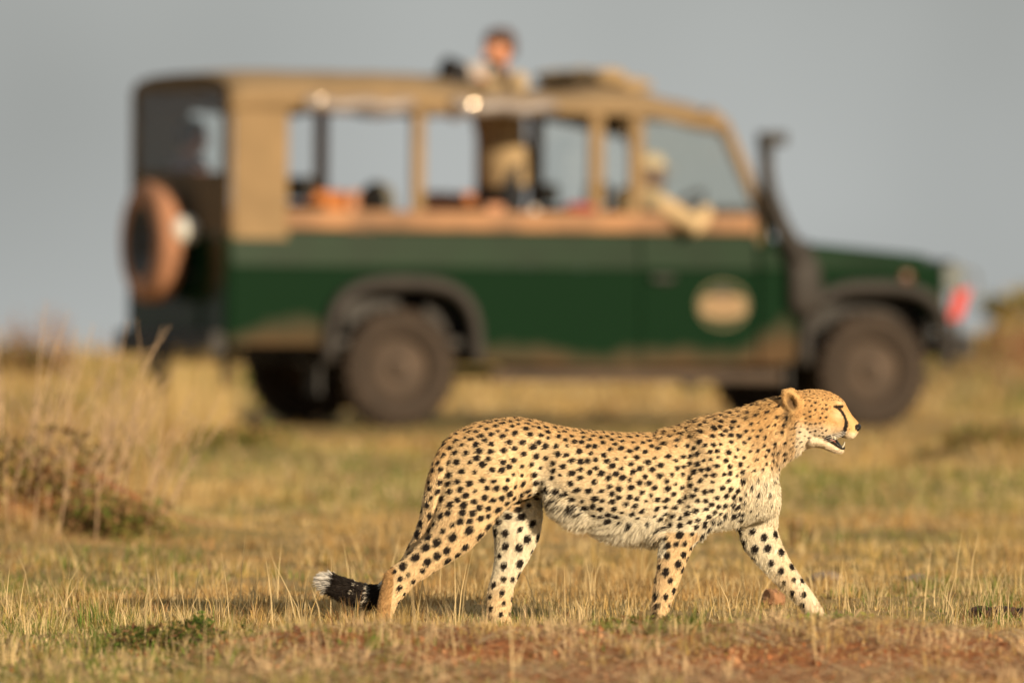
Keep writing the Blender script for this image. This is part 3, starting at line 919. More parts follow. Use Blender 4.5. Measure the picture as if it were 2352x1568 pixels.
rear_poly = [(0, 1.03), (0, .51), (.60, .51)] + arch(XR, .54, .47, 172, 6) + [(1.86, .40), (2.981, .36), (2.981, 1.03)]
wing_poly = [(3.872, 1.03), (3.872, .40), (4.10, .40)] + arch(XF, .53, .50, 168, 12) + [(5.25, .55), (5.25, 1.03)]
for side in (-1, 1):
    yo = .90 * side; yi = .86 * side
    MB().prism(rear_poly, yo, yi).obj('side_panel', M_GREEN, VEH)
    # shoulder of the body, leaning in towards the waist
    q = MB()
    q.add([(0, yo, 1.032), (2.981, yo, 1.032), (2.981, side * .868, 1.277), (0, side * .868, 1.277), (0, yi, 1.032), (2.981, yi, 1.032), (2.981, side * .83, 1.277), (0, side * .83, 1.277)],
          [(0, 1, 2, 3), (7, 6, 5, 4), (0, 4, 5, 1), (1, 5, 6, 2), (2, 6, 7, 3), (3, 7, 4, 0)])
    q.obj('shoulder_panel', M_GREEN_SKYLIT, VEH, bevel=.008)
    MB().prism(wing_poly, yo, side * .84).obj('wing', M_GREEN, VEH)
    q = MB()
    q.add([(3.872, yo, 1.032), (5.25, yo, 1.032), (5.25, side * .88, 1.09), (3.872, side * .88, 1.215), (3.872, side * .60, 1.032), (5.25, side * .60, 1.032), (5.25, side * .60, 1.10), (3.872, side * .60, 1.225)],
          [(0, 1, 2, 3), (7, 6, 5, 4), (0, 4, 5, 1), (1, 5, 6, 2), (2, 6, 7, 3), (3, 7, 4, 0)])
    q.obj('wing_top', M_GREEN_SKYLIT, VEH, bevel=.015)
    # door
    d_ = MB().prism([(2.985, .37), (3.85, .40), (3.85, 1.03), (2.985, 1.03)], side * .908, side * .86).obj('door', M_GREEN, VEH, bevel=.006)
    q = MB()
    q.add([(2.985, side * .908, 1.035), (3.85, side * .908, 1.035), (3.85, side * .876, 1.277), (2.985, side * .876, 1.277), (2.985, yi, 1.035), (3.85, yi, 1.035), (3.85, side * .83, 1.277), (2.985, side * .83, 1.277)],
          [(0, 1, 2, 3), (7, 6, 5, 4), (0, 4, 5, 1), (1, 5, 6, 2), (2, 6, 7, 3), (3, 7, 4, 0)])
    q.obj('door_top', M_GREEN_SKYLIT, d_, bevel=.006)
    MB().box((3.05, side * .905, .955), (3.22, side * .945, .995)).obj('door_handle', M_BLK, d_, bevel=.008)
    # flares and wheels
    for cx, r, nm in ((XR, .545, 0), (XF, .54, 1)):
        secs = []
        mb = MB(); n = 18
        for k in range(n + 1):
            t = R(188 - 196 * k / n)
            c_ = math.cos(t); s_ = max(math.sin(t), -.05)
            # squared-off arch like the real flare
            e = (abs(c_) ** 3.2 + abs(s_) ** 3.2) ** (-1 / 3.2)
            x_, z_ = cx + (r + .01) * e * c_ * .97, AW + (r - .03) * e * s_
            secs.append(((x_, side * .925, z_), Vector((c_, 0, s_)) * .050, Vector((0, .045, 0))))
        mb.loft(secs, 10).obj('wheel_arch', M_FLARE, VEH, smooth=True)
    for cx in (XR, XF):
        prof = [(.205, .085), (.215, .105), (.30, .120), (.345, .118), (.378, .098), (.391, .05), (.391, -.05), (.378, -.098), (.345, -.118), (.30, -.120), (.215, -.105), (.205, -.085)]
        def lathe(prof, cx, cy, n=40):
            V = []; F = []; m = len(prof)
            for k in range(n):
                t = 2 * math.pi * k / n
                for (r_, w_) in prof:
                    V.append((cx + r_ * math.cos(t), cy + w_, ZW + r_ * math.sin(t)))
            for k in range(n):
                k2 = (k + 1) % n
                for i in range(m):
                    i2 = (i + 1) % m
                    F.append((k * m + i, k * m + i2, k2 * m + i2, k2 * m + i))
            return V, F
        cy = side * .79
        wh = empty('wheel', (cx, cy, ZW)); wh.parent = VEH
        V, F = lathe(prof, 0, 0)
        V = [(a, b_, c - ZW) for a, b_, c in V]
        ty = link('tyre', mesh_from(V, F, 'tyre', True), M_RUBBER, wh)
        mb = MB()
        mb.loft([((0, side * .02, 0), Vector((.21, 0, 0)), Vector((0, 0, .21))), ((0, side * .06, 0), Vector((.205, 0, 0)), Vector((0, 0, .205))), ((0, side * .085, 0), Vector((.16, 0, 0)), Vector((0, 0, .16))),
                 ((0, side * .075, 0), Vector((.09, 0, 0)), Vector((0, 0, .09))), ((0, side * .115, 0), Vector((.075, 0, 0)), Vector((0, 0, .075))), ((0, side * .13, 0), Vector((.05, 0, 0)), Vector((0, 0, .05)))], 28)
        mb.obj('rim', M_RIM, wh, smooth=False)
        tr = MB()
        for k in range(26):
            t = 2 * math.pi * k / 26
            for s_ in (-1, 1):
                c = Vector((.387 * math.cos(t + s_ * .06), s_ * .06, .387 * math.sin(t + s_ * .06)))
                a = Vector((-math.sin(t), 0, math.cos(t)))
                o_ = Vector((math.cos(t), 0, math.sin(t)))
                tr.add([c + a * p_ * .032 + Vector((0, q_ * .045, 0)) + o_ * r_ for r_ in (-.01, .012) for p_, q_ in ((-1, -1), (1, -1), (1, 1), (-1, 1))],
                       [(0, 3, 2, 1), (4, 5, 6, 7), (0, 1, 5, 4), (1, 2, 6, 5), (2, 3, 7, 6), (3, 0, 4, 7)])
        tag(tr.obj('tread', M_RUBBER, wh), kind='stuff')
    MB().box((XR - .60, side * .88, .18), (XR - .57, side * .66, .60)).obj('mudflap', M_BLK, VEH, bevel=.004)
    MB().box((XF - .64, side * .86, .22), (XF - .61, side * .66, .50)).obj('mudflap', M_BLK, VEH, bevel=.004)
    # sill below the doors
    MB().box((1.90, side * .885, .275), (4.05, side * .80, .352)).obj('sill', M_RIM, VEH, bevel=.01)
    # wooden rail along the waist
    MB().box((.40, side * .89, 1.281), (3.84, side * .80, 1.415)).obj('rail', M_WOOD, VEH, bevel=.015)
    # canvas corner panel and posts
    MB().box((.012, side * .885, 1.215), (.41, side * .862, 2.10)).obj('canvas_panel', M_CANVAS, VEH, bevel=.006)
    for x_, w_ in ((1.362, .045), (2.667, .05), (2.965, .05)):
        MB().box((x_ - w_, side * .875, 1.405), (x_ + w_, side * .815, 2.12)).obj('post', M_CANVAS, VEH, bevel=.012)
    # windscreen pillar
    mb = MB()
    mb.tube([(3.90, side * .80, 1.24), (3.93, side * .80, 1.42), (3.64, side * .80, 2.00), (3.53, side * .80, 2.10)], [.05, .05, .047, .042], n=10)
    mb.obj('windscreen_pillar', M_CANVAS, VEH, smooth=True)
    # side glass of the front door
    V = [(3.03, side * .85, 1.41), (3.87, side * .85, 1.41), (3.60, side * .85, 2.06), (3.03, side * .85, 2.06)]
    V += [(a, b_ - side * .006, c) for a, b_, c in V]
    g_ = link('window', mesh_from(V, [(0, 1, 2, 3), (7, 6, 5, 4), (0, 4, 5, 1), (1, 5, 6, 2), (2, 6, 7, 3), (3, 7, 4, 0)], 'window'), M_CLEAR, VEH)
    # lamps
    MB().loft([((5.25, side * .72, .93), Vector((0, .115, 0)), Vector((0, 0, .115))), ((5.30, side * .72, .93), Vector((0, .11, 0)), Vector((0, 0, .11))), ((5.325, side * .72, .93), Vector((0, .07, 0)), Vector((0, 0, .07)))], 20).obj('headlight', M_WHITE, VEH, smooth=True)
    MB().ball((4.97, side * .905, 1.00), .045, .02, .045).obj('indicator', M_ORLENS, VEH, smooth=True)
    MB().box((-.03, side * .82, .80), (-.002, side * .72, .92)).obj('tail_light', M_RED, VEH, bevel=.01)
    # rolled clear side curtains under the roof edge
    for x0_, x1_ in ((.55, 1.28), (1.62, 2.32)):
        pts = [(x0_ + (x1_ - x0_) * k / 8, side * (.895 + .006 * math.sin(k * 2.1)), 2.115 + .012 * math.sin(k * 1.7 + x0_)) for k in range(9)]
        MB().tube(pts, [.052 + .006 * math.sin(k * 2.9) for k in range(9)], n=12).obj('rolled_curtain', mat('clear_vinyl', (.26, .22, .20), rough=.4, noise=.25, nscale=6), VEH, smooth=True)

# chassis, floor, axles
MB().box((-.24, -.10, .30), (-.13, .02, .50)).box((-.22, -.32, .10), (-.20, -.08, .46)).obj('tow_hitch', M_BLK, VEH, bevel=.01)
MB().box((.05, -.84, .50), (3.95, .84, .56)).obj('floor', M_BLK, VEH, bevel=.005)
MB().box((.10, -.50, .38), (5.2, -.38, .50)).box((.10, .38, .38), (5.2, .50, .50)).obj('chassis_rail', M_BLK, VEH, bevel=.01)
for cx in (XR, XF):
    MB().tube([(cx, -.72, .40), (cx, -.1, .40), (cx, .25, .40), (cx, .72, .40)], [.05, .05, .06, .05]).ball((cx, .18, .40), .15, .13, .16).obj('axle', M_BLK, VEH, smooth=True)
MB().box((2.15, -.70, .28), (2.9, -.42, .46)).obj('fuel_tank', M_BLK, VEH, bevel=.03)
MB().box((3.55, -.55, .30), (4.15, .55, .50)).obj('gearbox', M_BLK, VEH, bevel=.04)
# inner wheel housings
for side in (-1, 1):
    MB().box((XF - .56, side * .66, .60), (XF + .50, side * .45, .98)).obj('inner_wing', M_BLK, VEH, bevel=.03)
    MB().box((XR - .58, side * .52, .60), (XR + .58, side * .40, 1.05)).box((XR - .58, side * .845, .99), (XR + .58, side * .53, 1.04)).obj('wheel_box', M_BLK, VEH, bevel=.03)

# bonnet, bulkhead, front
q = MB()
q.add([(3.88, -.60, 1.03), (5.27, -.60, 1.0), (5.27, .60, 1.0), (3.88, .60, 1.03), (3.88, -.60, 1.27), (5.27, -.60, 1.150), (5.27, .60, 1.150), (3.88, .60, 1.27)],
      [(0, 3, 2, 1), (4, 5, 6, 7), (0, 1, 5, 4), (1, 2, 6, 5), (2, 3, 7, 6), (3, 0, 4, 7)])
q.obj('bonnet', M_GREEN_SKYLIT, VEH, bevel=.03, seg=3)
MB().box((3.90, -.85, 1.20), (3.985, .85, 1.40)).obj('scuttle', M_GREEN_SKYLIT, VEH, bevel=.012)
MB().box((3.86, -.84, .56), (3.896, .84, 1.44)).obj('bulkhead', M_BLK, VEH, bevel=.01)
MB().box((5.15, -.855, .52), (5.196, .855, .99)).obj('front_valance', M_BLK, VEH, bevel=.01)
MB().box((5.20, -.56, .60), (5.262, .56, 1.0)).obj('grille', M_BLK, VEH, bevel=.01)
for side in (-1, 1):
    MB().box((5.252, side * .90, .78), (5.275, side * .57, 1.085)).obj('lamp_panel', M_STEEL, VEH, bevel=.008)
MB().box((5.36, -.92, .46), (5.48, .92, .61)).box((5.2, -.46, .48), (5.36, -.38, .58)).box((5.2, .38, .48), (5.36, .46, .58)).obj('front_bumper', M_BLK, VEH, bevel=.015)
MB().box((-.13, -.86, .44), (-.012, .86, .60)).obj('rear_bumper', M_BLK, VEH, bevel=.015)
# bull bar with lamp guards
mb = MB()
for s in (-1, 1):
    mb.tube([(5.42, s * .35, .6), (5.44, s * .35, .95), (5.40, s * .35, 1.12)], .024, n=8)
    mb.tube([(5.40, s * .35, 1.10), (5.40, s * .70, 1.10), (5.36, s * .90, 1.03), (5.34, s * .91, .80), (5.38, s * .86, .62)], .024, n=8)
mb.tube([(5.40, -.35, 1.11), (5.40, .35, 1.11)], .024, n=8)
mb.tube([(5.43, -.35, .82), (5.43, .35, .82)], .024, n=8)
mb.obj('bull_bar', M_STEEL, VEH, smooth=True)
MB().box((5.24, -.925, .905), (5.40, -.885, 1.09)).obj('lamp_guard', mat('dull_grey', (.12, .14, .14), rough=.6, noise=.3), VEH, bevel=.012)
q = MB(); q.add([(5.27, -.935, .70), (5.38, -.935, .72), (5.45, -.935, .93), (5.33, -.935, .91), (5.27, -.895, .70), (5.38, -.895, .72), (5.45, -.895, .93), (5.33, -.895, .91)],
      [(0, 1, 2, 3), (7, 6, 5, 4), (0, 4, 5, 1), (1, 5, 6, 2), (2, 6, 7, 3), (3, 7, 4, 0)])
q.obj('red_plate', M_RED, VEH, bevel=.008)
# mirror ring on the far front
mb = MB(); mb.tube([(5.44 + .075 * math.cos(k * .4488), -.90, .97 + .085 * math.sin(k * .4488)) for k in range(15)], .010, n=6)
mb.obj('lamp_ring', M_STEEL, VEH, smooth=True)
# windscreen
mb = MB(); V = [(3.92, -.77, 1.46), (3.92, .77, 1.46), (3.60, .77, 2.08), (3.60, -.77, 2.08)]
V += [(a - .006, b_, c - .003) for a, b_, c in V]
link('windscreen', mesh_from(V, [(0, 1, 2, 3), (7, 6, 5, 4), (0, 4, 5, 1), (1, 5, 6, 2), (2, 6, 7, 3), (3, 7, 4, 0)], 'windscreen'), M_CLEAR, VEH)
MB().box((3.54, -.80, 2.05), (3.62, .80, 2.105)).obj('windscreen_header', M_CANVAS, VEH, bevel=.02)

# canvas roof with an open hatch
HX0, HX1, HY = 1.92, 2.80, .50
xs_ = np.unique(np.concatenate([np.array([-.012, .004, .03, .08, .16]), np.linspace(.3, 1.88, 14), np.array([HX0, 2.1, 2.3, 2.55, HX1]), np.linspace(2.9, 3.62, 10)]))
ys_ = np.unique(np.concatenate([np.linspace(-.89, .89, 31), np.array([-HY, HY])]))
def roof_top(x):
    return float(np.interp(x, [-.02, 0, .05, .12, .4, 1.2, 2.0, 2.8, 3.1, 3.35, 3.55, 3.65], [2.22, 2.27, 2.315, 2.335, 2.35, 2.345, 2.345, 2.33, 2.275, 2.215, 2.165, 2.12]))
V = []; F = []
def roof_z(x, y):
    t = roof_top(x); a = abs(y) / .89
    sag = .018 * math.sin(x * 7.3) * a * a + .008 * math.sin(x * 17 + y * 3)
    return t - (.13 + .05 * (x > 2.7)) * a ** 5 - .02 * a * a + sag * .6 - .085 * math.exp(-((x - 2.22) / .64) ** 4) * min(1, a * 1.7)
nyr = len(ys_)
for x_ in xs_:
    V.append((x_, -.895, max(2.06, min(2.08, roof_top(x_) - .07))))
    for y_ in ys_: V.append((x_, y_, roof_z(x_, y_)))
    V.append((x_, .895, max(2.06, min(2.08, roof_top(x_) - .07))))
W_ = nyr + 2
for i in range(len(xs_) - 1):
    for j in range(W_ - 1):
        if 1 <= j < W_ - 2:
            xm = (xs_[i] + xs_[i + 1]) / 2; ym = (ys_[j - 1] + ys_[j]) / 2
            if HX0 < xm < HX1 and abs(ym) < HY: continue
        F.append((i * W_ + j, (i + 1) * W_ + j, (i + 1) * W_ + j + 1, i * W_ + j + 1))
roof = link('canvas_roof', mesh_from(V, F, 'canvas_roof', True), M_CANVAS, VEH)
so = roof.modifiers.new('thick', 'SOLIDIFY'); so.thickness = .014; so.offset = -1
fl = MB()
fl.loft([((HX1 + .12 + .02 * math.sin(k * 2.1), -.54 + .09 * k, 2.335 + .012 * math.sin(k * 1.3) + .018 * math.sin(math.pi * k / 12)), Vector((.11 + .02 * math.sin(k * 1.9), 0, 0)), Vector((0, 0, .045 + .008 * math.sin(k * 2.7)))) for k in range(13)], 14)
fl.loft([((HX1 + .32 + .02 * math.sin(k * 1.7), -.50 + .083 * k, 2.285 + .02 * math.sin(math.pi * k / 12)), Vector((.12, 0, 0)), Vector((0, 0, .042 + .006 * math.sin(k * 2.2)))) for k in range(13)], 14)
fl.obj('hatch_flap', mat('olive_canvas', (.40, .28, .145), rough=.95, noise=.35, nscale=7), VEH, smooth=True)
# rear curtain frame, window and door
fr = MB()
fr.prism([(0, 0), (0, 0), (0, 0)], 0, 0) if False else None
def yz(mb, pts, x0, x1):
    n = len(pts)
    V = [(x0, y, z) for y, z in pts] + [(x1, y, z) for y, z in pts]
    F = [tuple(range(n)), tuple(range(2 * n - 1, n - 1, -1))]
    for i in range(n):
        j = (i + 1) % n
        F.append((i, i + n, j + n, j))
    mb.add(V, F)
for s in (-1, 1):
    yz(fr, [(s * .885, 1.25), (s * .885, 2.20), (s * .80, 2.27), (s * .76, 2.20), (s * .76, 1.25)], -.020, -.004)
yz(fr, [(-.76, 2.20), (-.80, 2.27), (-.5, 2.31), (0, 2.325), (.5, 2.31), (.80, 2.27), (.76, 2.20)], -.020, -.004)
yz(fr, [(-.76, 1.25), (-.76, 1.66), (.76, 1.66), (.76, 1.25)], -.020, -.004)
fr.obj('rear_curtain', M_CANVAS_SHADE, VEH)
q = MB(); yz(q, [(-.755, 1.665), (-.755, 2.195), (.755, 2.195), (.755, 1.665)], -.014, -.010)
q.obj('rear_window', M_CLEAR, VEH)
MB().box((-.035, -.885, .52), (-.003, .885, 1.245)).obj('rear_panel', M_GREEN, VEH, bevel=.01)
rd = MB().box((-.055, -.45, .60), (-.037, .45, 1.24)).obj('rear_door', M_GREEN, VEH, bevel=.008)
MB().box((-.085, -.40, .95), (-.056, -.28, .99)).obj('door_handle', M_BLK, rd, bevel=.006)
# spare wheel
sp = empty('spare_wheel', (-.20, .02, 1.19)); sp.parent = VEH
prof = [(.235, -.09), (.245, -.115), (.31, -.125), (.365, -.115), (.40, -.085), (.405, -.04), (.405, .04), (.40, .085), (.365, .115), (.31, .125), (.245, .115), (.235, .09)]
V = []; F = []; m_ = len(prof); n_ = 40
for k in range(n_):
    t = 2 * math.pi * k / n_
    for r_, w_ in prof: V.append((w_ * .78, r_ * math.cos(t), r_ * math.sin(t)))
for k in range(n_):
    for i in range(m_):
        F.append((k * m_ + i, k * m_ + (i + 1) % m_, ((k + 1) % n_) * m_ + (i + 1) % m_, ((k + 1) % n_) * m_ + i))
link('tyre', mesh_from(V, F, 'tyre', True), M_SPARE, sp)
MB().loft([((.05, 0, 0), Vector((0, .25, 0)), Vector((0, 0, .25))), ((-.092, 0, 0), Vector((0, .245, 0)), Vector((0, 0, .245))), ((-.075, 0, 0), Vector((0, .15, 0)), Vector((0, 0, .15))), ((-.05, 0, 0), Vector((0, .09, 0)), Vector((0, 0, .09))), ((-.09, 0, 0), Vector((0, .06, 0)), Vector((0, 0, .06)))], 24).obj('rim', M_BLK, sp)
MB().tube([(.10, 0, 0), (.165, 0, 0)], [.08, .10], n=12).obj('mount', M_BLK, sp)
MB().ball((-.12, -.36, 1.27), .095, .095, .095, n=16).tube([(-.12, -.36, 1.27), (-.03, -.40, 1.20)], .02, n=8).obj('work_lamp', M_WHITE, VEH, smooth=True)

# seats
def seat(x, y, w, z0, z1, m, hm=None, hz=0.0, hw=.13):
    s = empty('seat', (x, y, z0)); s.parent = VEH
    MB().box((-.05, -w / 2, 0), (.42, w / 2, .14)).obj('cushion', m, s, bevel=.04, seg=3)
    q = MB(); q.add([(-.10, -w / 2, .05), (.04, -w / 2, .05), (-.06, -w / 2, z1 - z0), (-.20, -w / 2, z1 - z0), (-.10, w / 2, .05), (.04, w / 2, .05), (-.06, w / 2, z1 - z0), (-.20, w / 2, z1 - z0)],
                    [(0, 1, 2, 3), (7, 6, 5, 4), (0, 4, 5, 1), (1, 5, 6, 2), (2, 6, 7, 3), (3, 7, 4, 0)])
    q.obj('backrest', m, s, bevel=.035, seg=3)
    if hm:
        MB().box((-.19, -hw, z1 - z0 + .015), (-.08, hw, z1 - z0 + hz)).obj('headrest', hm, s, bevel=.035, seg=3)
    MB().box((-.02, -w / 2 + .04, .565 - z0), (.38, w / 2 - .04, -.002)).obj('seat_base', M_BLK, s, bevel=.01)
    return s
seat(.92, -.20, 1.10, .95, 1.47, M_ORSEAT, M_DKSEAT, .17, .15)
seat(1.86, -.20, 1.10, .95, 1.47, M_SALMON).rotation_euler = (0, 0, math.pi)
seat(3.00, -.44, .52, .80, 1.46, M_DKSEAT, M_DKSEAT, .16, .12)
seat(3.00, .44, .52, .80, 1.46, M_DKSEAT, M_DKSEAT, .16, .12)
for x0_, x1_, m_ in ((1.20, 1.48, M_ORSEAT), (1.49, 1.69, M_SALMON), (2.02, 2.30, M_SALMON), (2.31, 2.62, M_ORSEAT)):
    MB().box((x0_, .66, 1.10), (x1_, .77, 1.555)).obj('bench_cushion', m_, VEH, bevel=.035, seg=3)
MB().ball((1.30, -.30, 1.475), .125, .15, .14).obj('headrest', M_GREYSEAT, VEH, smooth=True)
MB().box((.04, .25, .565), (.50, .80, 1.13)).obj('rear_bench', M_DKSEAT, VEH, bevel=.02)
MB().box((2.05, -.35, .565), (2.70, .35, .75)).obj('standing_box', M_DKSEAT, VEH, bevel=.02)
# dashboard and steering wheel
MB().box((3.58, -.82, 1.16), (3.85, .82, 1.47)).obj('dashboard', M_BLK, VEH, bevel=.04, seg=3)
mb = MB()
sw_c = Vector((3.50, -.42, 1.42))
ax_ = Vector((-.75, 0, .66)).normalized(); u_ = Vector((0, 1, 0)); v_ = ax_.cross(u_)
mb.tube([sw_c + (u_ * math.cos(k * .39269908) + v_ * math.sin(k * .39269908)) * .20 for k in range(17)], .017, n=8)
for k in range(3):
    mb.tube([sw_c, sw_c + (u_ * math.cos(k * 2.094 + 1.57) + v_ * math.sin(k * 2.094 + 1.57)) * .20], .014, n=6)
mb.tube([sw_c, sw_c - ax_ * .25], .03, n=8)
mb.obj('steering_wheel', M_BLK, VEH, smooth=True)

# snorkel
sn = MB()
sn.loft([((4.22, -.93, .72), Vector((.09, 0, 0)), Vector((0, .03, 0))), ((4.20, -.945, .80), Vector((.13, 0, 0)), Vector((0, .05, 0))), ((4.18, -.945, 1.05), Vector((.115, 0, 0)), Vector((0, .05, 0))), ((4.12, -.94, 1.22), Vector((.075, 0, .03)), Vector((0, .045, 0)))], 14, 3.0)
sn.tube([(4.14, -.94, 1.12), (4.01, -.93, 1.34), (3.925, -.92, 1.56), (3.90, -.92, 1.72), (3.90, -.92, 1.84)], [.078, .064, .056, .050, .048], n=12)
sn.obj('snorkel', M_FLARE, VEH, smooth=True)
hd = MB(); hd.tube([(3.897, -.92, 1.84), (3.897, -.92, 1.885)], .056, n=12); hd.box((3.85, -.98, 1.885), (4.035, -.86, 1.975))
hd.obj('snorkel_head', M_BLK, VEH, bevel=.02)
# round emblem on the door
EM = bpy.data.objects
em = empty('emblem', (3.59, -.913, .80)); em.parent = VEH; em.scale = (.86, 1, .86)
def disc(mb, cx, cz, rx, rz, y0, y1, n=36):
    mb.prism([(cx + rx * math.cos(2 * math.pi * k / n), cz + rz * math.sin(2 * math.pi * k / n)) for k in range(n)], y0, y1)
q = MB(); disc(q, 0, 0, .225, .185, -.001, .003); q.obj('ring', mat('olive_ring', (.14, .12, .05), rough=.5), em)
q = MB(); disc(q, 0, 0, .205, .168, -.004, -.0012); q.obj('field', M_GREEN_SKYLIT, em)
q = MB(); q.prism([(-.19, -.07), (-.10, -.105), (0, -.115), (.10, -.105), (.19, -.07), (.195, .03), (.15, .075), (-.15, .075), (-.195, .03)], -.007, -.0042); q.obj('banner', mat('cream_banner', (.25, .155, .060), rough=.5, noise=.1), em)
q = MB()
for k in range(9):
    x_ = -.136 + k * .034
    q.box((x_ - .006, -.0095, -.045), (x_ + .006, -.0072, .035))
    if k % 2: q.box((x_ + .006, -.0094, .018), (x_ + .018, -.0073, .034))
q.obj('banner_strokes', mat('brown_strokes', (.20, .10, .03), rough=.5), em)
q = MB(); disc(q, -.01, .105, .085, .030, -.0068, -.0043, 20); q.obj('silhouette', M_BLK, em)
MB().ball((3.17, -.905, .965), .035, .008, .035).obj('lock', M_BLK, VEH, smooth=True)
# chrome discs added to glint at the roof edge, tilted between sun and lens
hv = (SUN_DIR + Vector((.0, -1, .012))).normalized()
hv = Matrix.Rotation(-TH, 3, 'Z') @ hv
for x_, y_, z_, r_ in ((1.72, -.945, 2.135, .030), (.62, -.945, 2.155, .022)):
    q = MB(); qv = Vector((x_, y_, z_))
    a = hv.orthogonal().normalized(); b_ = hv.cross(a).normalized()
    q.loft([(qv - hv * .012, a * r_, b_ * r_), (qv - hv * .002, a * r_, b_ * r_), (qv + hv * .0005, a * r_ * .8, b_ * r_ * .8), (qv + hv * .0022, a * r_ * .4, b_ * r_ * .4), (qv + hv * .0026, a * r_ * .1, b_ * r_ * .1)], 20)
    q.obj('glint_disc', mat('glint_chrome', (.42, .36, .29), rough=.16, metal=1.0), VEH, smooth=True)
# ------------------------------------------------------------------ people
M_SKIN_SUN = mat('sunburnt_skin', (.60, .25, .13), rough=.55, noise=.15, nscale=14)
M_SKIN_DARK = mat('dark_skin', (.16, .075, .040), rough=.5, noise=.2, nscale=14)
M_HAIR = mat('brown_hair', (.075, .030, .016), rough=.7, noise=.5, nscale=40)
M_TAN = mat('tan_jacket', (.46, .33, .18), rough=.9, noise=.2, nscale=9)
M_CREAM = mat('cream_shirt', (.62, .45, .25), rough=.9, noise=.12, nscale=9)
M_PURP = mat('plum_jacket', (.19, .10, .105), rough=.9, noise=.25, nscale=9)
M_DKCL = mat('dark_trousers', (.018, .020, .026), rough=.9, noise=.3, nscale=9)
M_CAPW = mat('pale_cap', (.70, .56, .38), rough=.8, noise=.08, nscale=12)
M_EYEW = mat('eye_white', (.7, .66, .6), rough=.3)
M_IRIS = mat('eye_dark', (.03, .02, .015), rough=.2)

def hand(mb, wrist, fwd, up, side, curl=.9, s=1.0):
    """palm, four bent fingers and a thumb; fwd along the hand, up = back of the hand, side towards the thumb"""
    f, u, d = Vector(fwd).normalized(), Vector(up).normalized(), Vector(side).normalized()
    w = Vector(wrist)
    mb.loft([(w, u * .018 * s, d * .026 * s), (w + f * .03 * s, u * .018 * s, d * .036 * s), (w + f * .075 * s, u * .016 * s, d * .042 * s), (w + f * .095 * s, u * .012 * s, d * .040 * s)], 14)
    for k, ln in enumerate((.072, .080, .074, .058)):
        b = w + f * .088 * s + d * (.030 - .020 * k) * s
        a1, a2 = curl * .6, curl * 1.5
        p1 = b + (f * math.cos(a1) - u * math.sin(a1)) * ln * .48 * s
        p2 = p1 + (f * math.cos(a2) - u * math.sin(a2)) * ln * .32 * s
        p3 = p2 + (f * math.cos(a2 * 1.25) - u * math.sin(a2 * 1.25)) * ln * .22 * s
        mb.tube([b - f * .02 * s, b, p1, p2, p3], [.0088 * s, .0092 * s, .0085 * s, .0078 * s, .0068 * s], n=8)
    t0 = w + f * .025 * s + d * .030 * s
    t1 = t0 + (f * .6 + d * .8 - u * .3).normalized() * .038 * s
    t2 = t1 + (f * .9 + d * .2 - u * .5).normalized() * .030 * s
    mb.tube([w + f * .015 * s + d * .01 * s, t0, t1, t2], [.013 * s, .012 * s, .0105 * s, .0085 * s], n=8)

def head(mb, c, fwd, up, s=1.0):
    f, u = Vector(fwd).normalized(), Vector(up).normalized()
    l = u.cross(f).normalized(); u = f.cross(l).normalized()
    c = Vector(c)
    P_ = lambda a, b_, d: c + f * a * s + l * b_ * s + u * d * s
    mb.loft([(P_(.0, 0, .118), f * .015 * s, l * .015 * s), (P_(-.006, 0, .108), f * .052 * s, l * .042 * s), (P_(-.008, 0, .080), f * .086 * s, l * .066 * s), (P_(-.006, 0, .040), f * .097 * s, l * .075 * s),
             (P_(-.002, 0, .0), f * .096 * s, l * .074 * s), (P_(.006, 0, -.04), f * .084 * s, l * .066 * s), (P_(.018, 0, -.075), f * .066 * s, l * .054 * s), (P_(.034, 0, -.103), f * .044 * s, l * .038 * s), (P_(.044, 0, -.116), f * .018 * s, l * .018 * s)], 20)
    mb.tube([P_(.090, 0, .012), P_(.104, 0, -.012), P_(.116, 0, -.030)], [.009 * s, .011 * s, .014 * s], n=8)
    mb.ball(P_(.088, 0, -.064), .016 * s, .024 * s, .008 * s)
    mb.ball(P_(.082, 0, .030), .014 * s, .058 * s, .012 * s)
    for q in (-1, 1):
        mb.ball(P_(-.008, q * .076, -.004), .020 * s, .010 * s, .032 * s)
        mb.ball(P_(.062, q * .040, -.024), .026 * s, .022 * s, .020 * s)
    return P_

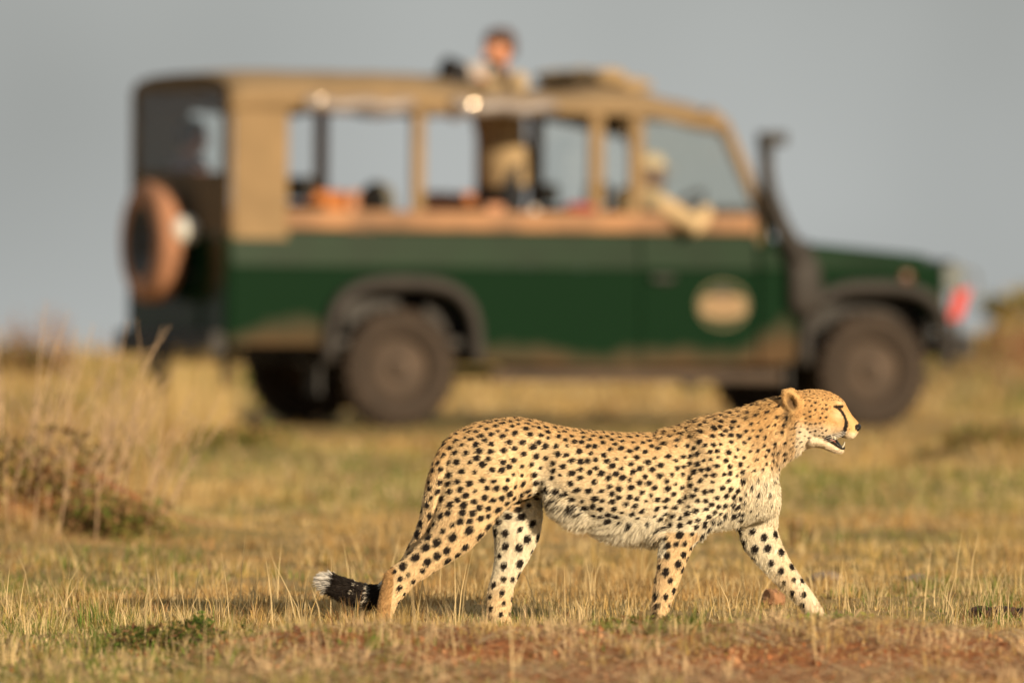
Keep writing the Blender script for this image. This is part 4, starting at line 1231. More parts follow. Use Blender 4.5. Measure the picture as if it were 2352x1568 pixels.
def person(label, loc, rz, J, M_skin, M_top, M_leg, hairy=True, cap=None, parent_cols=None, sleeves='long', group=None):
    root = empty('person', loc, (0, 0, rz))
    tag(root, label, 'person', group)
    V3 = lambda k: Vector(J[k])
    b = MB()
    pe, ch, ne, hc = V3('pelvis'), V3('chest'), V3('neck'), V3('head')
    lat = Vector((0, 1, 0))
    up = (ne - pe).normalized(); fw = lat.cross(up)
    wd_ = J.get('wide', 1.0)
    def tors(mb, g, low=.10):
        mb.loft([(pe - up * low, fw * (.105 + g + (.025 if low > .15 else 0)), lat * (.155 + g + (.04 if low > .15 else 0))), (pe, fw * (.115 + g + (.014 if low > .15 else 0)), lat * (.165 + g + (.014 if low > .15 else 0))), (pe.lerp(ch, .45), fw * (.105 + g), lat * (.145 + g) * wd_), (ch, fw * (.118 + g), lat * (.168 + g) * wd_),
                 (ch.lerp(ne, .55), fw * (.105 + g), lat * (.172 + g) * wd_), (ch.lerp(ne, .85), fw * (.075 + g), lat * (.11 + g)), (ne, fw * (.058 + g), lat * (.062 + g))], 22)
    tors(b, 0)
    b.tube([ne - up * .03, ne.lerp(hc, .55)], [.058, .054], n=14)
    P_ = head(b, hc, J['look'], J.get('headup', (0, 0, 1)))
    arms = MB(); legs = MB()
    for s in ('L', 'R'):
        sh, el, ha = V3('sh' + s), V3('el' + s), V3('ha' + s)
        b.tube([ch.lerp(ne, .6), sh, sh.lerp(el, .5), el, el.lerp(ha, .4), ha], [.05, .052, .045, .037, .036, .026], n=14)
        arms.tube([ch.lerp(ne, .6), sh, sh.lerp(el, .5), el, el.lerp(ha, .4), el.lerp(ha, .93 if sleeves == 'long' else .3)], [r_ * J.get('slv', 1.0) for r_ in (.06, .066, .058, .052, .048, .038)], n=14)
        f = (ha - el).normalized()
        hf = Vector(J.get('hf' + s, f)); hu = Vector(J.get('hu' + s, (0, 0, 1)))
        hu = (hu - hf.normalized() * hu.dot(hf.normalized())).normalized()
        sd = hf.normalized().cross(hu) * (1 if s == 'L' else -1)
        hand(b, ha, hf, hu, sd, J.get('curl', .8))
        hi, kn, an = V3('hip' + s), V3('kn' + s), V3('an' + s)
        b.tube([hi, hi.lerp(kn, .5), kn, kn.lerp(an, .35), an], [.085, .072, .055, .056, .036], n=14)
        legs.tube([hi, hi.lerp(kn, .5), kn, kn.lerp(an, .35), an.lerp(kn, .06)], [.098, .086, .070, .070, .055], n=14)
        toe = an + Vector(J.get('toe', (.15, 0, -.055)))
        b.loft([(an + Vector((-.05, 0, -.05)), Vector((0, .03, 0)), Vector((0, 0, .025))), (an + Vector((0, 0, -.045)), Vector((0, .038, 0)), Vector((0, 0, .04))), (an.lerp(toe, .7), Vector((0, .045, 0)), Vector((0, 0, .028))), (toe, Vector((0, .03, 0)), Vector((0, 0, .015)))], 12)
        sh_ = MB(); sh_.loft([(an + Vector((-.07, 0, -.045)), Vector((0, .035, 0)), Vector((0, 0, .035))), (an + Vector((0, 0, -.03)), Vector((0, .046, 0)), Vector((0, 0, .06))), (an.lerp(toe, .7), Vector((0, .052, 0)), Vector((0, 0, .036))), (toe + Vector((.02, 0, 0)), Vector((0, .034, 0)), Vector((0, 0, .022)))], 14)
        sh_.obj('shoe', M_BLK, root, smooth=True)
    link('body', b.fused('body', .0085, 3), M_skin, root)
    tors(arms, .016, J.get('hem', .12))
    link('jacket', arms.fused('jacket', .012, 3), M_top, root)
    legs.loft([(pe - up * .12, fw * .12, lat * .172), (pe - up * .04, fw * .128, lat * .182), (pe + up * .05, fw * .126, lat * .178)], 20)
    link('trousers', legs.fused('trousers', .012, 3), M_leg, root)
    f, u = Vector(J['look']).normalized(), Vector(J.get('headup', (0, 0, 1)))
    l = u.cross(f).normalized(); u = f.cross(l)
    for q in (-1, 1):
        MB().ball(P_(.080, q * .032, .006), .011, .013, .010, n=12).obj('eye', M_EYEW, root, smooth=True)
        MB().ball(P_(.090, q * .032, .006), .004, .006, .006, n=10).obj('iris', M_IRIS, root, smooth=True)
    if hairy:
        h = MB()
        h.loft([(P_(-.004, 0, .132), f * .02, l * .02), (P_(-.010, 0, .122), f * .064, l * .054), (P_(-.014, 0, .090), f * .100, l * .080), (P_(-.020, 0, .055), f * .104, l * .087), (P_(-.038, 0, .015), f * .082, l * .085), (P_(-.052, 0, -.035), f * .058, l * .072), (P_(-.058, 0, -.06), f * .035, l * .055)], 20)
        for k in range(22):
            a = random.uniform(0, 6.28); r_ = random.uniform(.02, .07)
            h.ball(P_(-.01 + r_ * math.cos(a), r_ * math.sin(a), .118 - r_ * .55), .022, .020, .016, n=8)
        link('hair', h.fused('hair', .008, 2), M_HAIR, root)
    if cap is not None:
        h = MB()
        h.loft([(P_(-.004, 0, .140), f * .02, l * .02), (P_(-.008, 0, .130), f * .07, l * .06), (P_(-.010, 0, .095), f * .104, l * .086), (P_(-.010, 0, .045), f * .110, l * .091), (P_(-.012, 0, .036), f * .100, l * .082)], 22)
        h.loft([(P_(.07, 0, .052), l * .075, u * .008), (P_(.12, 0, .046), l * .070, u * .007), (P_(.165, 0, .036), l * .045, u * .005)], 14)
        link('cap', h.fused('cap', .007, 2), cap, root)
    return root

VM = Matrix.Translation(VEH.location) @ VEH.rotation_euler.to_matrix().to_4x4()
def vw(x, y, z): return VM @ Vector((x, y, z))

# photographer standing through the hatch, turned to the left of the picture
pl = vw(2.34, 0.0, .755)
prz = R(222)
PJ = dict(pelvis=(-.02, 0, .93), chest=(.02, 0, 1.24), neck=(.045, .02, 1.47), head=(.055, .05, 1.605), look=(.93, -.15, -.18),
          shL=(.04, .215, 1.405), elL=(.19, .37, 1.22), haL=(.30, .20, 1.415), hfL=(.55, -.8, .15), huL=(.2, 0, -1),
          shR=(.05, -.215, 1.405), elR=(.15, -.26, 1.21), haR=(.19, .06, 1.43), hfR=(.5, .7, .5), huR=(.1, -.9, .2), curl=1.0, hem=.17, wide=1.16,
          hipL=(-.02, .10, .90), knL=(.02, .11, .49), anL=(-.02, .11, .085), hipR=(-.02, -.10, .90), knR=(.03, -.11, .49), anR=(-.02, -.11, .085))
person('brown haired person in a tan jacket standing through the roof hatch holding a camera', pl, prz, PJ, M_SKIN_SUN, M_TAN, M_DKCL).scale = (1.1, 1.1, 1.1)
# their camera
cam_o = empty('telephoto_camera', Vector(pl) + Matrix.Rotation(prz, 3, 'Z') @ Vector((.225, .18, 1.618)), (0, R(5), R(217)))
tag(cam_o, 'camera with long pale lens and black hood held on the roof edge', 'camera')
MB().box((-.045, -.075, -.055), (.03, .075, .050)).box((-.03, -.035, .045), (.03, .035, .085)).obj('camera_body', M_BLK, cam_o, bevel=.012)
MB().tube([(.03, 0, 0), (.10, 0, 0), (.11, 0, 0), (.27, 0, 0)], [.045, .047, .060, .070], n=20).obj('lens', mat('pale_lens', (.44, .38, .34), rough=.5, noise=.1), cam_o, smooth=True)
MB().loft([((.25, 0, 0), Vector((0, .074, 0)), Vector((0, 0, .074))), ((.37, 0, 0), Vector((0, .125, 0)), Vector((0, 0, .125))), ((.366, 0, 0), Vector((0, .117, 0)), Vector((0, 0, .117))), ((.27, 0, 0), Vector((0, .060, 0)), Vector((0, 0, .060)))], 24).obj('lens_hood', M_BLK, cam_o, smooth=False)

# driver with an elbow out of the window
dl = vw(3.08, -.52, .08)
DJ = dict(slv=1.28, pelvis=(0, 0, 1.02), chest=(-.01, 0, 1.30), neck=(.05, 0, 1.50), head=(.145, -.02, 1.605), look=(.92, -.35, -.06),
          shL=(.04, .19, 1.44), elL=(.24, .22, 1.24), haL=(.36, .10, 1.36), hfL=(.8, -.2, .4), huL=(-.3, 0, .9),
          shR=(.05, -.19, 1.44), elR=(.28, -.50, 1.24), haR=(.45, -.26, 1.36), hfR=(.5, .8, .05), huR=(.2, 0, 1), curl=.7,
          hipL=(.02, .10, 1.0), knL=(.42, .14, 1.03), anL=(.44, .13, .62), hipR=(.02, -.10, 1.0), knR=(.42, -.14, 1.03), anR=(.44, -.13, .62))
person('driver in a cream shirt and pale cap with an elbow over the door', dl, TH, DJ, M_SKIN_DARK, M_CREAM, M_DKCL, hairy=False, cap=M_CAPW)
# passenger in the back
bl = vw(.26, .55, .10)
BJ = dict(pelvis=(0, 0, 1.16), chest=(-.01, 0, 1.46), neck=(.03, 0, 1.68), head=(.06, 0, 1.80), look=(1, .1, -.05),
          shL=(.02, .19, 1.61), elL=(.10, .24, 1.34), haL=(.32, .12, 1.28), shR=(.02, -.19, 1.61), elR=(.10, -.24, 1.34), haR=(.32, -.12, 1.28),
          hipL=(.02, .10, 1.12), knL=(.40, .13, 1.10), anL=(.42, .13, .70), hipR=(.02, -.10, 1.12), knR=(.40, -.13, 1.10), anR=(.42, -.13, .70))
person('passenger in a plum jacket sitting behind the rear window', bl, TH, BJ, M_SKIN_SUN, M_PURP, M_DKCL)
# a pale bag and a red cloth in the vehicle
bg = MB(); bg.ball((0, 0, .13), .13, .11, .14).tube([(-.05, 0, .24), (0, 0, .31), (.05, 0, .24)], .012, n=8)
bo = link('bag', bg.fused('bag', .012, 2), mat('pale_bag', (.66, .60, .54), rough=.9, noise=.15), None)
bo.location = vw(2.32, -.62, 1.15); bo.rotation_euler = (0, 0, TH)
tag(bo, 'pale bag leaning inside the vehicle behind the orange rail', 'bag')
rc = MB().ball((0, 0, .035), .11, .07, .04).ball((.07, .01, .03), .08, .06, .04)
ro = link('red_cloth', rc.fused('red_cloth', .01, 2), mat('red_cloth', (.30, .045, .04), rough=.9, noise=.25), None)
ro.location = vw(2.54, -.845, 1.41); ro.rotation_euler = (0, 0, TH)
tag(ro, 'bundled red cloth lying on the rail beside the middle post', 'cloth')
# ------------------------------------------------------------------ grass and plants
M_GRASS = attr_mat('grass_blades', rough=.75, spec=.12, transl=.30)
STRAW = np.array([.56, .385, .145]); PALE = np.array([.68, .52, .275]); OLIVE = np.array([.30, .275, .070]); GREEN = np.array([.13, .19, .035]); RUST = np.array([.40, .22, .09])

def blades(x, y, h, lean, width, col, z0=None, bend=.5, az=None):
    """n two-step tapered blades as triangles"""
    n = len(x)
    az = rng.uniform(0, 2 * np.pi, n) if az is None else az
    wz = rng.uniform(0, 2 * np.pi, n)
    z = gz(x, y) - .004 if z0 is None else z0
    p0 = np.stack([x, y, z], 1)
    d = np.stack([np.cos(az), np.sin(az), np.zeros(n)], 1)
    l0 = lean * (1 - bend); l1 = lean * (1 + bend)
    up = np.array([0, 0, 1.0])
    pm = p0 + (h * .5)[:, None] * (d * np.sin(l0)[:, None] + up * np.cos(l0)[:, None])
    pt = pm + (h * .5)[:, None] * (d * np.sin(l1)[:, None] + up * np.cos(l1)[:, None])
    w = np.stack([np.cos(wz), np.sin(wz), np.zeros(n)], 1) * (width / 2)[:, None]
    V = np.stack([p0 - w, p0 + w, pm - w * .8, pm + w * .8, pt], 1).reshape(-1, 3)
    k = (np.arange(n) * 5)[:, None]
    T = np.concatenate([k + np.array([0, 1, 3]), k + np.array([0, 3, 2]), k + np.array([2, 3, 4])])
    return V, T, np.repeat(col, 5, axis=0)

def merge(parts):
    Vs, Ts, Cs = [], [], []; o = 0
    for V, T, C in parts:
        Vs.append(V); Ts.append(T + o); Cs.append(C); o += len(V)
    return np.concatenate(Vs), np.concatenate(Ts), np.concatenate(Cs)

def wedge(n, y0, y1, margin=None, power=1.0):
    y = y0 + (y1 - y0) * rng.random(n) ** power
    half = y * (1176 / F_PX) + (1.1 + .022 * y if margin is None else margin)
    return rng.uniform(-1, 1, n) * half, y

def grass_col(x, y, n):
    g = vnoise(x * .55, y * .16, 1, 31) * .6 + vnoise(x * 1.9, y * .6, 1, 32) * .4
    g = sstep(.36, .62, g)[:, None]
    b_ = sstep(.55, .74, vnoise(x * .6, y * .2, 1, 33) * .65 + vnoise(x * 2.3, y * .7, 1, 34) * .35)[:, None]
    base = STRAW * (1 - .8 * g) + OLIVE * .8 * g
    base = base * (1 - .45 * b_) + RUST * .45 * b_
    t = rng.random(n)[:, None]
    base = np.where(t < .27, PALE, base)
    base = np.where((t > .27) & (t < .34), RUST, base)
    base = np.where((t > .34) & (t < .34 + .34 * g), GREEN * 1.1, base)
    base = np.where(t > .95, RUST * .4, base)
    return base * rng.uniform(.62, 1.22, n)[:, None]

parts = []
def bare_w(x, y):
    return np.clip(1.5 * mound_w(x, y) + hum_w(x, y) * .6 + sstep(35.5, 34.2, y) * sstep(-1.0, -.5, x) * .8 + .9 * np.exp(-(((x + .55) / .8) ** 2 + ((y - 69.5) / 2.6) ** 2)), 0, 1)
def cover_w(x, y):
    return vnoise(x, y * .4, 1.3, 41) * .5 + vnoise(x, y, 4.2, 42) * .3 + vnoise(x * .5, y * .15, 1, 91) * .2
def turf(n, y0, y1, hlo, hhi, w, cover=.30):
    x, y = wedge(n, y0, y1)
    k = cover_w(x, y) > cover + .22 * bare_w(x, y)
    x, y = x[k], y[k]
    n = len(x)
    h = rng.uniform(hlo, hhi, n) * (.5 + .9 * vnoise(x, y, .8, 51))
    parts.append(blades(x, y, h, rng.uniform(.1, 1.1, n), w * rng.uniform(.6, 1.4, n), grass_col(x, y, n)))
def tussocks(n, per, y0, y1, hlo, hhi, rad, w, cover=.36):
    cx, cy = wedge(n, y0, y1)
    k = cover_w(cx, cy) > cover + .22 * bare_w(cx, cy)
    cx, cy = cx[k], cy[k]
    ch_ = rng.uniform(hlo, hhi, len(cx)) * rng.choice([.6, .8, 1.0, 1.5], len(cx))
    cc_ = grass_col(cx, cy, len(cx))
    i = np.repeat(np.arange(len(cx)), rng.integers(per // 2, per + per // 2, len(cx)))
    n = len(i)
    q = rng.normal(0, 1, (n, 2)); r_ = rad * (.5 + ch_[i] / hhi)
    x = cx[i] + q[:, 0] * r_; y = cy[i] + q[:, 1] * r_ * 1.3
    d = np.hypot(q[:, 0], q[:, 1])
    col = np.where(rng.random(n)[:, None] < .6, cc_[i] * rng.uniform(.75, 1.2, n)[:, None], grass_col(x, y, n))
    parts.append(blades(x, y, ch_[i] * rng.uniform(.45, 1.1, n), np.clip(d * .28 + rng.normal(0, .16, n), 0, 1.2), w * rng.uniform(.6, 1.4, n), col, az=np.arctan2(q[:, 1], q[:, 0]) + rng.normal(0, .5, n)))
turf(40000, 31.6, 36.4, .015, .045, .0040)
turf(80000, 36.4, 41.5, .014, .046, .0030, cover=.27)
turf(52000, 41.5, 55, .02, .055, .0045, cover=.25)
turf(38000, 55, 68, .03, .080, .008, cover=.24)
turf(16000, 68, 84, .02, .055, .008, cover=.24)
turf(42000, 84, 128, .06, .16, .014, cover=.16)
tussocks(900, 26, 31.8, 36.6, .03, .085, .017, .0036)
tussocks(2500, 26, 36.2, 43, .03, .085, .016, .0028, cover=.38)
tussocks(1150, 26, 43, 58, .04, .11, .028, .0045, cover=.38)
tussocks(520, 24, 58, 67, .06, .14, .05, .008, cover=.38)
tussocks(300, 24, 80, 92, .06, .14, .05, .008, cover=.38)
V, T, C = merge(parts)
grass = link('grass', tri_mesh(V, T, 'grass', C), M_GRASS)
tag(grass, 'short dry yellow and olive grass covering the savanna', kind='stuff')

# straw litter lying on the red bank in front
def litter_set(n, lo, hi, wlo, whi, zmax, mask, palette, along=True):
    x, y = wedge(n, 31.8, 35.9)
    k = (rng.random(n) < np.clip(.08 + mound_w(x, y) + sstep(35.2, 33.8, y) * sstep(-1.2, -.6, x), 0, 1)) & (vnoise(x, y * .8, 2.6, 61) * .6 + vnoise(x, y, 7.1, 62) * .4 > mask)
    x, y = x[k], y[k]; n = len(x)
    lc = np.array(palette)[rng.integers(0, len(palette), n)] * rng.uniform(.6, 1.15, n)[:, None]
    az = np.where(rng.random(n) < .5, 0, np.pi) + rng.normal(0, .55, n) if along else None
    return blades(x, y, rng.uniform(lo, hi, n), rng.uniform(1.28, 1.54, n), rng.uniform(wlo, whi, n), lc, z0=gz(x, y) + rng.uniform(.001, zmax, n), bend=.10, az=az)
PAL_L = [(.76, .55, .31), (.62, .43, .24), (.46, .28, .15), (.30, .17, .09), (.70, .55, .36), (.40, .32, .18)]
V, T, C = merge([litter_set(24000, .05, .17, .003, .007, .022, .40, PAL_L), litter_set(20000, .02, .07, .003, .006, .012, .36, PAL_L, False)])
litter = link('straw_litter', tri_mesh(V, T, 'straw_litter', C), M_GRASS)
tag(litter, 'dead straw lying over the red bank at the front edge', kind='stuff')

# crumbs of earth on the bank
n = 5200
x, y = wedge(n, 31.8, 35.9)
k = rng.random(n) < np.clip(.10 + mound_w(x, y) + sstep(35.2, 33.8, y) * sstep(-1.2, -.6, x), 0, 1)
x, y = x[k], y[k]; n = len(x)
r_ = rng.uniform(.003, .012, n) * rng.choice([.6, 1, 1, 1.5], n)
dirs = np.array([(1, 0, 0), (0, 1, 0), (-1, 0, 0), (0, -1, 0), (0, 0, 1), (0, 0, -1)], float)
V = np.stack([x, y, gz(x, y) + r_ * .3], 1)[:, None, :] + dirs[None] * (r_[:, None] * rng.uniform(.55, 1.25, (n, 6)))[:, :, None]
ft = np.array([(0, 1, 4), (1, 2, 4), (2, 3, 4), (3, 0, 4), (1, 0, 5), (2, 1, 5), (3, 2, 5), (0, 3, 5)])
T = (np.arange(n) * 6)[:, None, None] + ft[None]
cc_ = np.array([(.40, .16, .065), (.28, .10, .04), (.20, .085, .045), (.46, .24, .12)])[rng.integers(0, 4, n)] * rng.uniform(.7, 1.15, n)[:, None]
crumbs = link('soil_crumbs', tri_mesh(V.reshape(-1, 3), T.reshape(-1, 3), 'soil_crumbs', np.repeat(cc_, 6, axis=0)), attr_mat('soil_crumb', rough=.95, spec=.1))
tag(crumbs, 'red crumbs of earth scattered on the bank', kind='stuff')

# tall dry stalks
parts = []
def stalks(x, y, h, lean, w, col, az=None):
    parts.append(blades(x, y, h, lean, w, col, bend=.35, az=az))
n = 1500
x, y = wedge(n, 32.5, 60)
k = vnoise(x, y, .9, 71) > .52
x, y = x[k], y[k]; n = len(x)
stalks(x, y, rng.uniform(.08, .26, n) * (.6 + .8 * vnoise(x, y, .7, 72)), rng.uniform(.02, .45, n), rng.uniform(.0025, .0048, n), PALE * rng.uniform(.7, 1.15, n)[:, None])
n = 900                                                    # tufts behind and beside the legs
cx = rng.uniform(-1.7, 1.8, 75); cy = rng.uniform(36.6, 41, 75)
i = rng.integers(0, 75, n)
x = cx[i] + rng.normal(0, .035, n); y = cy[i] + rng.normal(0, .05, n)
stalks(x, y, rng.uniform(.05, .17, n), rng.uniform(.02, .5, n), rng.uniform(.002, .004, n), np.where(rng.random(n)[:, None] < .75, PALE, STRAW) * rng.uniform(.8, 1.15, n)[:, None])
n = 110                                                    # single long stalks, near and in focus
x, y = wedge(n, 32.6, 40.5, margin=.3)
stalks(x, y, rng.uniform(.14, .33, n), rng.uniform(.05, .6, n), rng.uniform(.0035, .0055, n), PALE * rng.uniform(.8, 1.15, n)[:, None])
n = 1300                                                   # tall straw by the rear of the vehicle
x = rng.normal(-2.35, .42, n); y = rng.normal(69, 2.2, n)
x = np.where(x > -1.70, -1.72 - (x + 1.70), x)
hmax = np.where(np.abs(x + 1.85) < .28, .66, .42)
stalks(x, y, rng.uniform(.25, 1, n) * hmax, rng.uniform(.02, .35, n), rng.uniform(.006, .012, n), np.where(rng.random(n)[:, None] < .6, STRAW, PALE * .9) * rng.uniform(.75, 1.1, n)[:, None])
cx = rng.uniform(-.9, 1.9, 46); cy = rng.uniform(32.6, 35.2, 46)      # pale tufts standing on the bank
i = rng.integers(0, 46, 1100); n = len(i)
x = cx[i] + rng.normal(0, .022, n); y = cy[i] + rng.normal(0, .05, n)
stalks(x, y, rng.uniform(.03, .10, n), rng.uniform(.05, .8, n), rng.uniform(.003, .0055, n), np.array([.74, .54, .31]) * rng.uniform(.7, 1.15, n)[:, None])
n = 2600                                                   # brown brush between the hummock and the vehicle
x = rng.normal(-2.9, .75, n); y = rng.normal(60, 5, n)
x = np.where(x > -1.75 - (y - 60) * .02, -3.4, x)
stalks(x, y, rng.uniform(.08, .42, n) * (.4 + .9 * vnoise(x, y * .3, 1.8, 77)), rng.uniform(.02, .6, n), rng.uniform(.006, .011, n), np.where(rng.random(n)[:, None] < .55, np.array([.36, .21, .10]), STRAW * .85) * rng.uniform(.6, 1.1, n)[:, None])
n = 1200                                                   # ragged skyline
x, y = wedge(n, 96, 122)
stalks(x, y, rng.uniform(.1, .42, n), rng.uniform(.02, .4, n), rng.uniform(.01, .02, n), np.where(rng.random(n)[:, None] < .5, STRAW, RUST) * rng.uniform(.6, 1.1, n)[:, None])
V, T, C = merge(parts)
stalk_o = link('dry_stalks', tri_mesh(V, T, 'dry_stalks', C), M_GRASS)
tag(stalk_o, 'tall pale dry grass stalks standing above the short grass', kind='stuff')

def leaf_cloud(centre, r, n, size, cols, flat=1.0):
    c = np.array(centre, float)
    q = rng.normal(0, 1, (n, 3)); q /= np.linalg.norm(q, axis=1)[:, None]
    q *= (rng.random(n) ** .5)[:, None] * np.array(r)
    m = vnoise(q[:, 0] * 1 + q[:, 2] * 2, q[:, 1] + q[:, 2], 3.5 / max(r), 81) > .36
    q = q[m]; n = len(q)
    p = c + q
    p[:, 2] = np.maximum(p[:, 2], c[2] - r[2] * .9)
    a = rng.normal(0, 1, (n, 3)); a /= np.linalg.norm(a, axis=1)[:, None]
    b_ = np.cross(a, rng.normal(0, 1, (n, 3))); b_ /= np.linalg.norm(b_, axis=1)[:, None]
    s = (size * rng.uniform(.6, 1.4, n))[:, None]
    V = np.stack([p - a * s, p + b_ * s * .38, p + a * s, p - b_ * s * .38], 1).reshape(-1, 3)
    k = (np.arange(n) * 4)[:, None]
    T = np.concatenate([k + np.array([0, 1, 2]), k + np.array([0, 2, 3])])
    col = np.array(cols)[rng.integers(0, len(cols), n)] * rng.uniform(.65, 1.2, n)[:, None]
    return V, T, np.repeat(col, 4, axis=0)

M_STEM = mat('dry_stem', (.36, .20, .11), rough=.9, noise=.4, nscale=20)
M_STEMP = mat('pale_stem', (.52, .36, .22), rough=.9, noise=.4, nscale=20)

def shrub(name, label, cat, base, spread, height, nstem, leaf_parts, stem_r, smat=None, lean=.5, group=None, stem_cols=None):
    root = empty(name, base)
    tag(root, label, cat, group)
    for s in range(nstem):
        a = random.uniform(0, 6.283); q = random.random() ** .5
        bx, by = spread * .35 * q * math.cos(a), spread * .5 * q * math.sin(a)
        h = height * random.uniform(.55, 1.0)
        l = random.uniform(.1, lean)
        dx, dy = math.cos(a) * h * l, math.sin(a) * h * l
        mb = MB()
        bz = float(gz(base[0] + bx, base[1] + by)) - base[2]
        pts = [(bx, by, bz - .02), (bx + dx * .35 + random.uniform(-.02, .02), by + dy * .35, bz + h * .4), (bx + dx * .7, by + dy * .7, bz + h * .75), (bx + dx, by + dy, bz + h)]
        mb.tube(pts, [stem_r, stem_r * .8, stem_r * .6, stem_r * .3], n=5)
        for tw in range(random.randint(1, 3)):
            t0 = Vector(pts[1]).lerp(Vector(pts[2]), random.random())
            e = t0 + Vector((random.uniform(-.3, .3) * h, random.uniform(-.3, .3) * h, random.uniform(.12, .38) * h))
            mb.tube([t0, t0.lerp(e, .5) + Vector((0, 0, .01)), e], [stem_r * .55, stem_r * .45, stem_r * .2], n=4)
        mb.obj('stem', smat or M_STEM, root, smooth=True)
    if leaf_parts:
        V, T, C = merge(leaf_parts)
        V = V - np.array(base)
        tag(link('foliage', tri_mesh(V, T, 'foliage', C), M_GRASS, root), kind='stuff')
    return root

def g3(x, y, dz=0.0):
    return (x, y, float(gz(x, y)) + dz)

DG = [GREEN, GREEN * .8, OLIVE * .8, np.array([.22, .13, .07])]
# brown hummock shrub on the left
hb = g3(-2.12, 47.4)
BRN = np.array([.27, .155, .075])
lp = [leaf_cloud((-2.22, 47.6, .27), (.64, .60, .25), 9500, .020, [BRN, BRN * .7, OLIVE * .7, STRAW * .8, STRAW * .6, STRAW * .7, OLIVE * .6, PALE * .7]),
      leaf_cloud((-1.66, 47.1, .10), (.30, .35, .13), 2600, .017, [OLIVE * .7, GREEN * .9, BRN * .7, BRN, STRAW * .6])]
shrub('hummock_shrub', 'low brown twiggy shrub on the red hummock at the left edge', 'shrub', hb, 1.9, .66, 95, lp, .0045, M_STEMP, .8)
# small dark green plant in front, left
fb = g3(-1.00, 35.4)
lp = [leaf_cloud((-1.03, 35.4, fb[2] + .035), (.26, .20, .060), 2000, .012, [GREEN * .7, GREEN * .5, OLIVE * .6, np.array([.16, .08, .04]), GREEN * .45, STRAW * .6]),
      leaf_cloud((-.97, 35.5, fb[2] + .085), (.05, .06, .035), 140, .012, [GREEN, GREEN * .8])]
shrub('ground_plant', 'small dark green leafy plant low on the ground at front left', 'plant', fb, .2, .09, 6, lp, .0025)
# bright green plant hiding the far front paw
gb = g3(1.03, 35.7)
lp = [leaf_cloud((1.02, 35.55, gb[2] + .040), (.25, .14, .042), 2400, .011, [GREEN * 1.5, GREEN * 2.0, OLIVE * 1.3, GREEN * 1.2]),
      leaf_cloud((.74, 35.7, gb[2] + .030), (.12, .10, .032), 600, .009, [GREEN * 1.2, OLIVE * 1.2])]
shrub('green_plant', 'bright green creeping plant under the raised front paw of the cheetah', 'plant', gb, .3, .04, 4, lp, .002)
kb = g3(.60, 35.6)
lp = [leaf_cloud((.48, 35.6, kb[2] + .028), (.24, .12, .036), 1400, .010, [GREEN * .8, OLIVE * .9, RUST * .7])]
shrub('creeping_plant', 'dull green creeping plant on the bank below the middle paw', 'plant', kb, .2, .05, 4, lp, .002)
# skyline bushes
sb = g3(-4.05, 97)
lp = [leaf_cloud((-4.15, 97, .14), (.5, .6, .22), 900, .05, [np.array([.22, .13, .09]), RUST * .7, OLIVE * .6])]
shrub('twiggy_bush', 'purplish brown twiggy bush on the skyline at far left', 'bush', sb, .8, .62, 24, lp, .009, None, .35)
rb = g3(4.62, 104)
lp = [leaf_cloud((4.80, 104, .66), (.30, .5, .15), 420, .05, [OLIVE * 1.3, OLIVE, STRAW * .8]), leaf_cloud((4.45, 104.3, .58), (.22, .4, .11), 220, .05, [OLIVE * 1.3, OLIVE, STRAW * .8]),
      leaf_cloud((4.66, 104, .42), (.30, .4, .20), 420, .05, [OLIVE, STRAW * .8, RUST]), leaf_cloud((5.1, 104.6, .60), (.2, .4, .2), 250, .05, [OLIVE, STRAW * .8])]
shrub('skyline_bush', 'small green bush on the red rise at the right edge', 'bush', rb, .5, .35, 8, lp, .012)
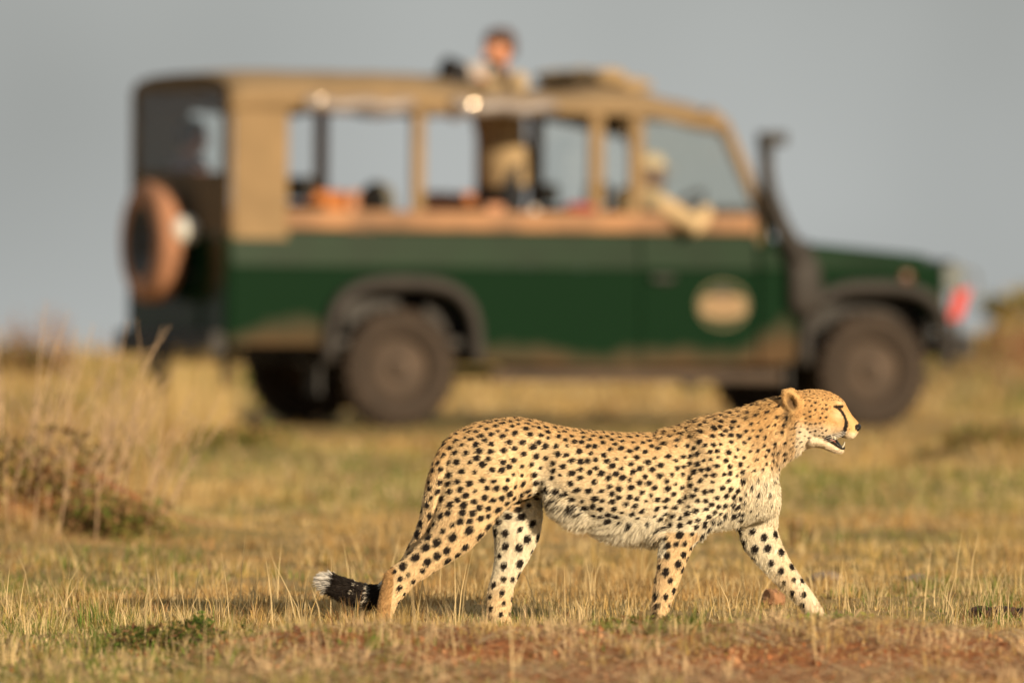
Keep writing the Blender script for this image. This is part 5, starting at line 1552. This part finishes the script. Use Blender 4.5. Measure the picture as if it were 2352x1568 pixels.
# dried brown weeds between
for q, (x_, y_, w_, lab) in enumerate(((-1.50, 63.6, .34, 'dark low weed patch in front of the vehicle tail'), (2.62, 62.6, .30, 'brown low weed patch below the front wheel at right'))):
    b_ = g3(x_, y_)
    lp = [leaf_cloud((x_, y_, b_[2] + .04), (w_, .5, .09), 700, .025, [OLIVE * .6, RUST * .6, GREEN * .8, STRAW * .7])]
    shrub('weed', lab, 'weed', b_, w_, .16, 7, lp, .005)

# stones and clods
def rock(name, label, cat, c, r, m, seed):
    mb = MB().ball((0, 0, r[2] * .55), *r, n=18)
    o = mb.obj(name, m, None, smooth=False)
    me = o.data
    co = np.empty(len(me.vertices) * 3); me.vertices.foreach_get('co', co); co = co.reshape(-1, 3)
    d = vnoise(co[:, 0] * 1.0 + co[:, 2], co[:, 1] + co[:, 2] * .7, 2.2 / max(r), seed) - .5
    d2 = vnoise(co[:, 0] - co[:, 2], co[:, 1], 6 / max(r), seed + 3) - .5
    co *= (1 + .40 * d + .16 * d2)[:, None]
    me.vertices.foreach_set('co', co.ravel()); me.update()
    o.location = c
    tag(o, label, cat)
    return o
M_CLAY = mat('orange_clay', (.36, .185, .09), rough=.95, noise=.35, nscale=30, bump=.5)
M_DARK = mat('dark_clod', (.075, .038, .022), rough=.95, noise=.5, nscale=25, bump=.6)
M_STONE = mat('grey_stone', (.26, .20, .15), rough=.9, noise=.35, nscale=25, bump=.5)
rock('clay_lump', 'orange clay lump in the grass behind the front legs', 'lump', g3(.90, 39.4, -.01), (.042, .05, .042), M_CLAY, 2)
rock('grey_stone', 'flat grey brown stone in the grass right of the raised paw', 'stone', g3(1.17, 42.5, -.01), (.06, .06, .025), M_STONE, 5)
rock('flat_stone', 'low dark stone lying right of the grey brown stone', 'stone', g3(1.53, 42.2, -.01), (.075, .06, .028), M_STONE, 8)
rock('dark_clod', 'dark round clod in the grass beyond the front leg', 'clod', g3(1.24, 49.5, 0), (.035, .04, .03), M_DARK, 11)
for q, (x_, w_) in enumerate(((1.60, .05), (1.67, .055), (1.74, .05))):
    lab = ('dark dung clod at the near end of the row by the right edge', 'dark dung clod in the middle of the row by the right edge', 'dark dung clod at the frame edge end of the row')[q]
    tag(rock('dung_clod', lab, 'clod', g3(x_, 38.6, -.005), (w_, .05, .030 - .003 * q), M_DARK, 20 + q), group='dark clods at the right edge')
